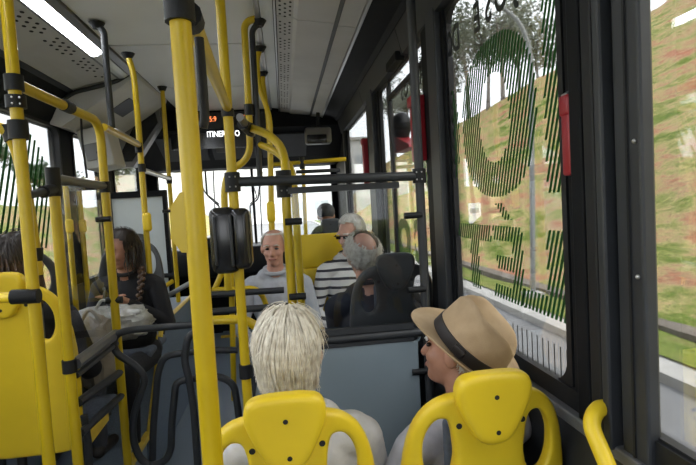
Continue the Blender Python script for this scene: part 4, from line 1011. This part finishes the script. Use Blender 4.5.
# ================================================================== OUTSIDE
def terrain_mat(name, cols, sc1=.9, sc2=4):
    m = bpy.data.materials.new(name); m.use_nodes = True; nt = m.node_tree; b = nt.nodes['Principled BSDF']; b.inputs['Roughness'].default_value = .95; b.inputs['Specular IOR Level'].default_value = .1
    tc = nt.nodes.new('ShaderNodeTexCoord')
    mp = nt.nodes.new('ShaderNodeMapping'); mp.inputs['Scale'].default_value = (1.4, .55, 1.4); nt.links.new(tc.outputs['Object'], mp.inputs[0])
    n1 = nt.nodes.new('ShaderNodeTexNoise'); n1.inputs['Scale'].default_value = sc1; n1.inputs['Detail'].default_value = 9; n1.inputs['Roughness'].default_value = .78; nt.links.new(mp.outputs[0], n1.inputs['Vector'])
    rp = nt.nodes.new('ShaderNodeValToRGB'); nt.links.new(n1.outputs['Fac'], rp.inputs['Fac'])
    el = rp.color_ramp.elements
    while len(el) < len(cols): el.new(.5)
    for e, (p_, c) in zip(el, cols): e.position = p_; e.color = (*c, 1)
    n2 = nt.nodes.new('ShaderNodeTexNoise'); n2.inputs['Scale'].default_value = sc2*4; n2.inputs['Detail'].default_value = 6; nt.links.new(mp.outputs[0], n2.inputs['Vector'])
    mx = nt.nodes.new('ShaderNodeMix'); mx.data_type = 'RGBA'; mx.blend_type = 'MULTIPLY'; mx.inputs[0].default_value = .55
    r2 = nt.nodes.new('ShaderNodeValToRGB'); r2.color_ramp.elements[0].position = .3; r2.color_ramp.elements[0].color = (.45, .45, .42, 1); r2.color_ramp.elements[1].position = .65; r2.color_ramp.elements[1].color = (1.25, 1.25, 1.2, 1)
    nt.links.new(n2.outputs['Fac'], r2.inputs['Fac']); nt.links.new(rp.outputs['Color'], mx.inputs[6]); nt.links.new(r2.outputs['Color'], mx.inputs[7]); nt.links.new(mx.outputs[2], b.inputs['Base Color'])
    return m
GRASS = terrain_mat('embankment_grass', [(.40, (.12, .17, .03)), (.46, (.25, .25, .085)), (.50, (.37, .31, .14)), (.54, (.38, .25, .145)), (.60, (.36, .155, .095))], .8, 7)
SOILT = terrain_mat('embankment_soil', [(.38, (.13, .20, .04)), (.46, (.26, .28, .10)), (.53, (.36, .26, .15)), (.62, (.38, .22, .14))])
VERGE = terrain_mat('verge_grass', [(.35, (.08, .125, .02)), (.5, (.15, .19, .045)), (.65, (.22, .20, .08))], 1.2)
ROAD = mat('asphalt', (.19, .19, .195), .9, var=.2, vscale=3); CONC = mat('concrete', (.42, .41, .39), .9, var=.2, vscale=5)
ZR = -.35
g1 = struct(MB().box((-6.5, -30, ZR-.2), (3.55, 120, ZR)).build('road', ROAD))
g2 = struct(MB().box((3.55, -30, ZR-.2), (4.05, 120, ZR+.02)).build('pavement_kerb', CONC))
MB().box((3.5, -30, ZR-.2), (3.6, 120, ZR+.1)).build('kerb', CONC, g2)
def grid(name, xs, ys_, hf, m):
    vs = [(x, y, hf(x, y)) for y in ys_ for x in xs]; n = len(xs)
    fs = [(j*n+i, j*n+i+1, (j+1)*n+i+1, (j+1)*n+i) for j in range(len(ys_)-1) for i in range(n-1)]
    b = MB(); b.v = vs; b.f = fs; me = bpy.data.meshes.new(name); me.from_pydata(vs, [], fs); me.polygons.foreach_set('use_smooth', [True]*len(fs)); return struct(obj(name, me, m))
def hr(x, y):
    top = 10.8-.055*(y-20)+.9*max(0, 27-y)+.6*noise.noise(V((y*.1, 0, 3)))
    z = ZR+.03
    if x > 4.6: z = ZR-.05 + (x-4.6)*.28
    if x > 5.4: z = ZR+.17+(x-5.4)*.74
    z = min(z, top+(x-19)*.02) if z > top else z
    k = min(1, max(0, (x-4.2)/1.5))
    return z+k*(.20*noise.noise(V((x*.6, y*.4, 0)))+.07*noise.noise(V((x*2.1, y*2.0, 5))))
xs = [4.04+.3*i for i in range(90)]+[33, 40, 60]; ysg = [-12+.5*i for i in range(112)]+[44+2*i for i in range(38)]
grid('embankment_right', xs, ysg, hr, GRASS)
grid('verge_right', [4.0+.2*i for i in range(8)], ysg, lambda x, y: hr(x, y)+.012+.02*noise.noise(V((x*5, y*5, 1))) if x < 5.0 else hr(x, y)-.02, VERGE)
# soil terrace near the top of the bank
def hr2(x, y): return hr(x, y)+.05
def hl(x, y):
    d = -x-6.5; z = ZR+.02
    if d > 1: z += (d-1)*.55
    z = min(z, 2.2+.8*noise.noise(V((y*.12, 1, 0)))+d*.03)
    return z+min(1, max(0, d))*(.15*noise.noise(V((x*.5, y*.5, 2)))+.05*noise.noise(V((x*2, y*2, 2))))
grid('embankment_left', [-6.5-.35*i for i in range(40)]+[-24, -40], ysg, hl, SOILT)
# trees
LEAFS = [mat('leaves_dark', (.035, .075, .025), .7, var=.4, vscale=2), mat('leaves_mid', (.10, .135, .075), .7, var=.4, vscale=2), mat('leaves_pale', (.16, .19, .12), .7, var=.4, vscale=2)]
LEAF_HAZE = [mat('hazed_leaves_grey', (.11, .135, .09), .7, var=.35, vscale=2), mat('hazed_leaves_mid', (.15, .18, .125), .7, var=.35, vscale=2), mat('hazed_leaves_pale', (.20, .225, .17), .7, var=.35, vscale=2)]  # distance haze put into the ridge leaf colours as paler, greyer greens
BARK = mat('bark_grey', (.16, .14, .12), .9, var=.4, vscale=6)
def tree(label, x, y, z, h, r, seed, lm, leaf=.26, n=1500, group='trees on the hills'):
    rnd = random.Random(seed); t = thing('tree', label, 'tree', (x, y, z), group)
    tr_ = MB(); top = V((x+rnd.uniform(-.4, .4), y, z+h*.75)); tr_.tube([(x, y, z-.3), V((x, y, z)).lerp(top, .5)+V((.2, 0, 0)), top], h*.022, 0, 7, r1=h*.008)
    cl_ = []
    for k in range(9):
        a = rnd.uniform(0, 6.28); q = rnd.uniform(.35, 1.0); c = V((x+math.cos(a)*r*rnd.uniform(.2, .75), y+math.sin(a)*r*rnd.uniform(.2, .75), z+h*(.38+.57*q)))
        cl_.append((c, r*rnd.uniform(.32, .5))); tr_.tube([V((x, y, z)).lerp(top, .4+.5*q), c], h*.007, 0, 5, r1=h*.003)
    tr_.build('trunk', BARK, t, True)
    vs = []; fs = []
    for _ in range(n):
        c, cr_ = rnd.choice(cl_); d = V((rnd.gauss(0, 1), rnd.gauss(0, 1), rnd.gauss(0, .8))).normalized()*cr_*rnd.random()**.4; p = c+d
        u = V((rnd.gauss(0, 1), rnd.gauss(0, 1), rnd.gauss(0, 1))).normalized(); v2 = u.cross(V((rnd.gauss(0, 1), rnd.gauss(0, 1), rnd.gauss(0, 1)))).normalized(); s = leaf*rnd.uniform(.5, 1.2)
        o_ = len(vs); vs += [p-u*s*.6, p+v2*s*.3, p+u*s*.6, p-v2*s*.3]; fs.append((o_, o_+1, o_+2, o_+3))
    me = bpy.data.meshes.new('crown'); me.from_pydata([tuple(v) for v in vs], [], fs); o = obj('crown', me, lm, t); o['kind'] = 'stuff'
rt = random.Random(21)
spots = [(486, 42), (470, 48), (505, 40), (520, 50), (456, 55), (538, 44), (440, 60), (425, 62), (408, 66), (395, 72)]
for k, (px, Y) in enumerate(spots):
    d = ray(px, 150); X = d.x/d.y*Y; X = max(X, 13 if k > 5 else 18); zt2 = hr(X, Y)
    tree(('tall grey-green tree on the hill ridge, number %s from the right' % ['three', 'five', 'two', 'four', 'six', 'one', 'seven', 'eight', 'nine', 'ten'][k]), X, Y, zt2, rt.uniform(8, 12), rt.uniform(3.0, 4.4), 30+k, LEAF_HAZE[k % 3], .32, 1900)
for k in range(8):
    y = 6+k*5.5; x = -13-rt.uniform(0, 4)
    tree('leafy tree on the left bank, %s along the road' % ['first', 'second', 'third', 'fourth', 'fifth', 'sixth', 'seventh', 'eighth'][k], x, y, hl(x, y), rt.uniform(2.5, 4.5), rt.uniform(1.4, 2.2), 60+k, LEAFS[(k+1) % 3], .3, 1100)
for k in range(7):
    y = 95+rt.uniform(0, 15); x = -30+k*9
    tree('distant tree across the end of the road, %s from the left' % ['first', 'second', 'third', 'fourth', 'fifth', 'sixth', 'seventh'][k], x, y, ZR, rt.uniform(5, 8), rt.uniform(3, 4.5), 90+k, LEAFS[2], .5, 900)
ge = struct(MB().box((-200, -60, ZR-.5), (200, 260, ZR-.22)).build('ground', VERGE))
dc = struct(MB().box((4.72, -12, ZR-.1), (5.02, 119, ZR+.10)).build('ditch_shade_strip', mat('ditch_shade_brown', (.17, .145, .12), .9, var=.4, vscale=2)))  # raised dark strip; the ditch's shadow put in as its brown-grey colour
# street lamp
sl = thing('street_lamp', 'tall grey street lamp post with a curved arm on the grass bank', 'street lamp', P(533, 300, Z=ZR+.1))
b0 = P(533, 296, Z=ZR+.05); Yl = b0.y
LM = mat('galvanised_post', (.22, .23, .235), .5, var=.1)
MB().tube([b0, P(531, 60, Y=Yl), P(527, 38, Y=Yl), P(518, 20, Y=Yl), P(503, 8, Y=Yl), P(485, -4, Y=Yl)], .045, .4, 10, r1=.03).build('post', LM, sl, True)
MB().rbox(P(482, -6, Y=Yl), (.5, .2, .12), .05, 2).build('lamp_head', LM, sl, True)
MB().box((b0.x-.15, b0.y-.15, ZR-.1), (b0.x+.15, b0.y+.15, ZR+.12)).build('footing', CONC, sl)
# white board on the bank
sb = thing('signboard', 'small white board standing on the bank seen through the striped window', 'sign', P(475, 222, Y=17))
MB().box((P(469, 213, Y=17).x, 17, P(475, 223, Y=17).z), (P(481, 213, Y=17).x, 17.05, P(475, 203, Y=17).z)).build('board', mat('board_white', (.7, .7, .72), .6), sb)
for px in (471, 479):
    c = P(px, 215, Y=17.03); MB().tube([c, (c.x, c.y, hr(c.x, c.y)-.2)], .03).build('post', GREYM, sb)
MB().box((P(470, 213, Y=17).x, 16.99, P(475, 213, Y=17).z), (P(479, 213, Y=17).x, 17.0, P(475, 208, Y=17).z)).build('blue_band', mat('board_grey', (.3, .32, .36), .6), sb)

# pale building closing the view ahead
pb = thing('building', 'pale long building across the road ahead of the windscreen', 'building', (-3, 70, ZR))
PB = mat('pale_render', (.62, .63, .64), .8, var=.1, vscale=.3); PBW = mat('pale_window', (.40, .43, .46), .3)
MB().box((-22, 70, ZR), (14, 78, 10.5)).build('wall', PB, pb)
MB().box((-22.3, 69.6, 10.5), (14.3, 78, 10.9)).build('roof_edge', CONC, pb)
for j in range(3):
    for i in range(11):
        x = -20.5+i*3.1; z = 1.2+j*3.0
        MB().box((x, 69.93, z), (x+1.9, 70.02, z+1.2)).build('window', PBW, pb)
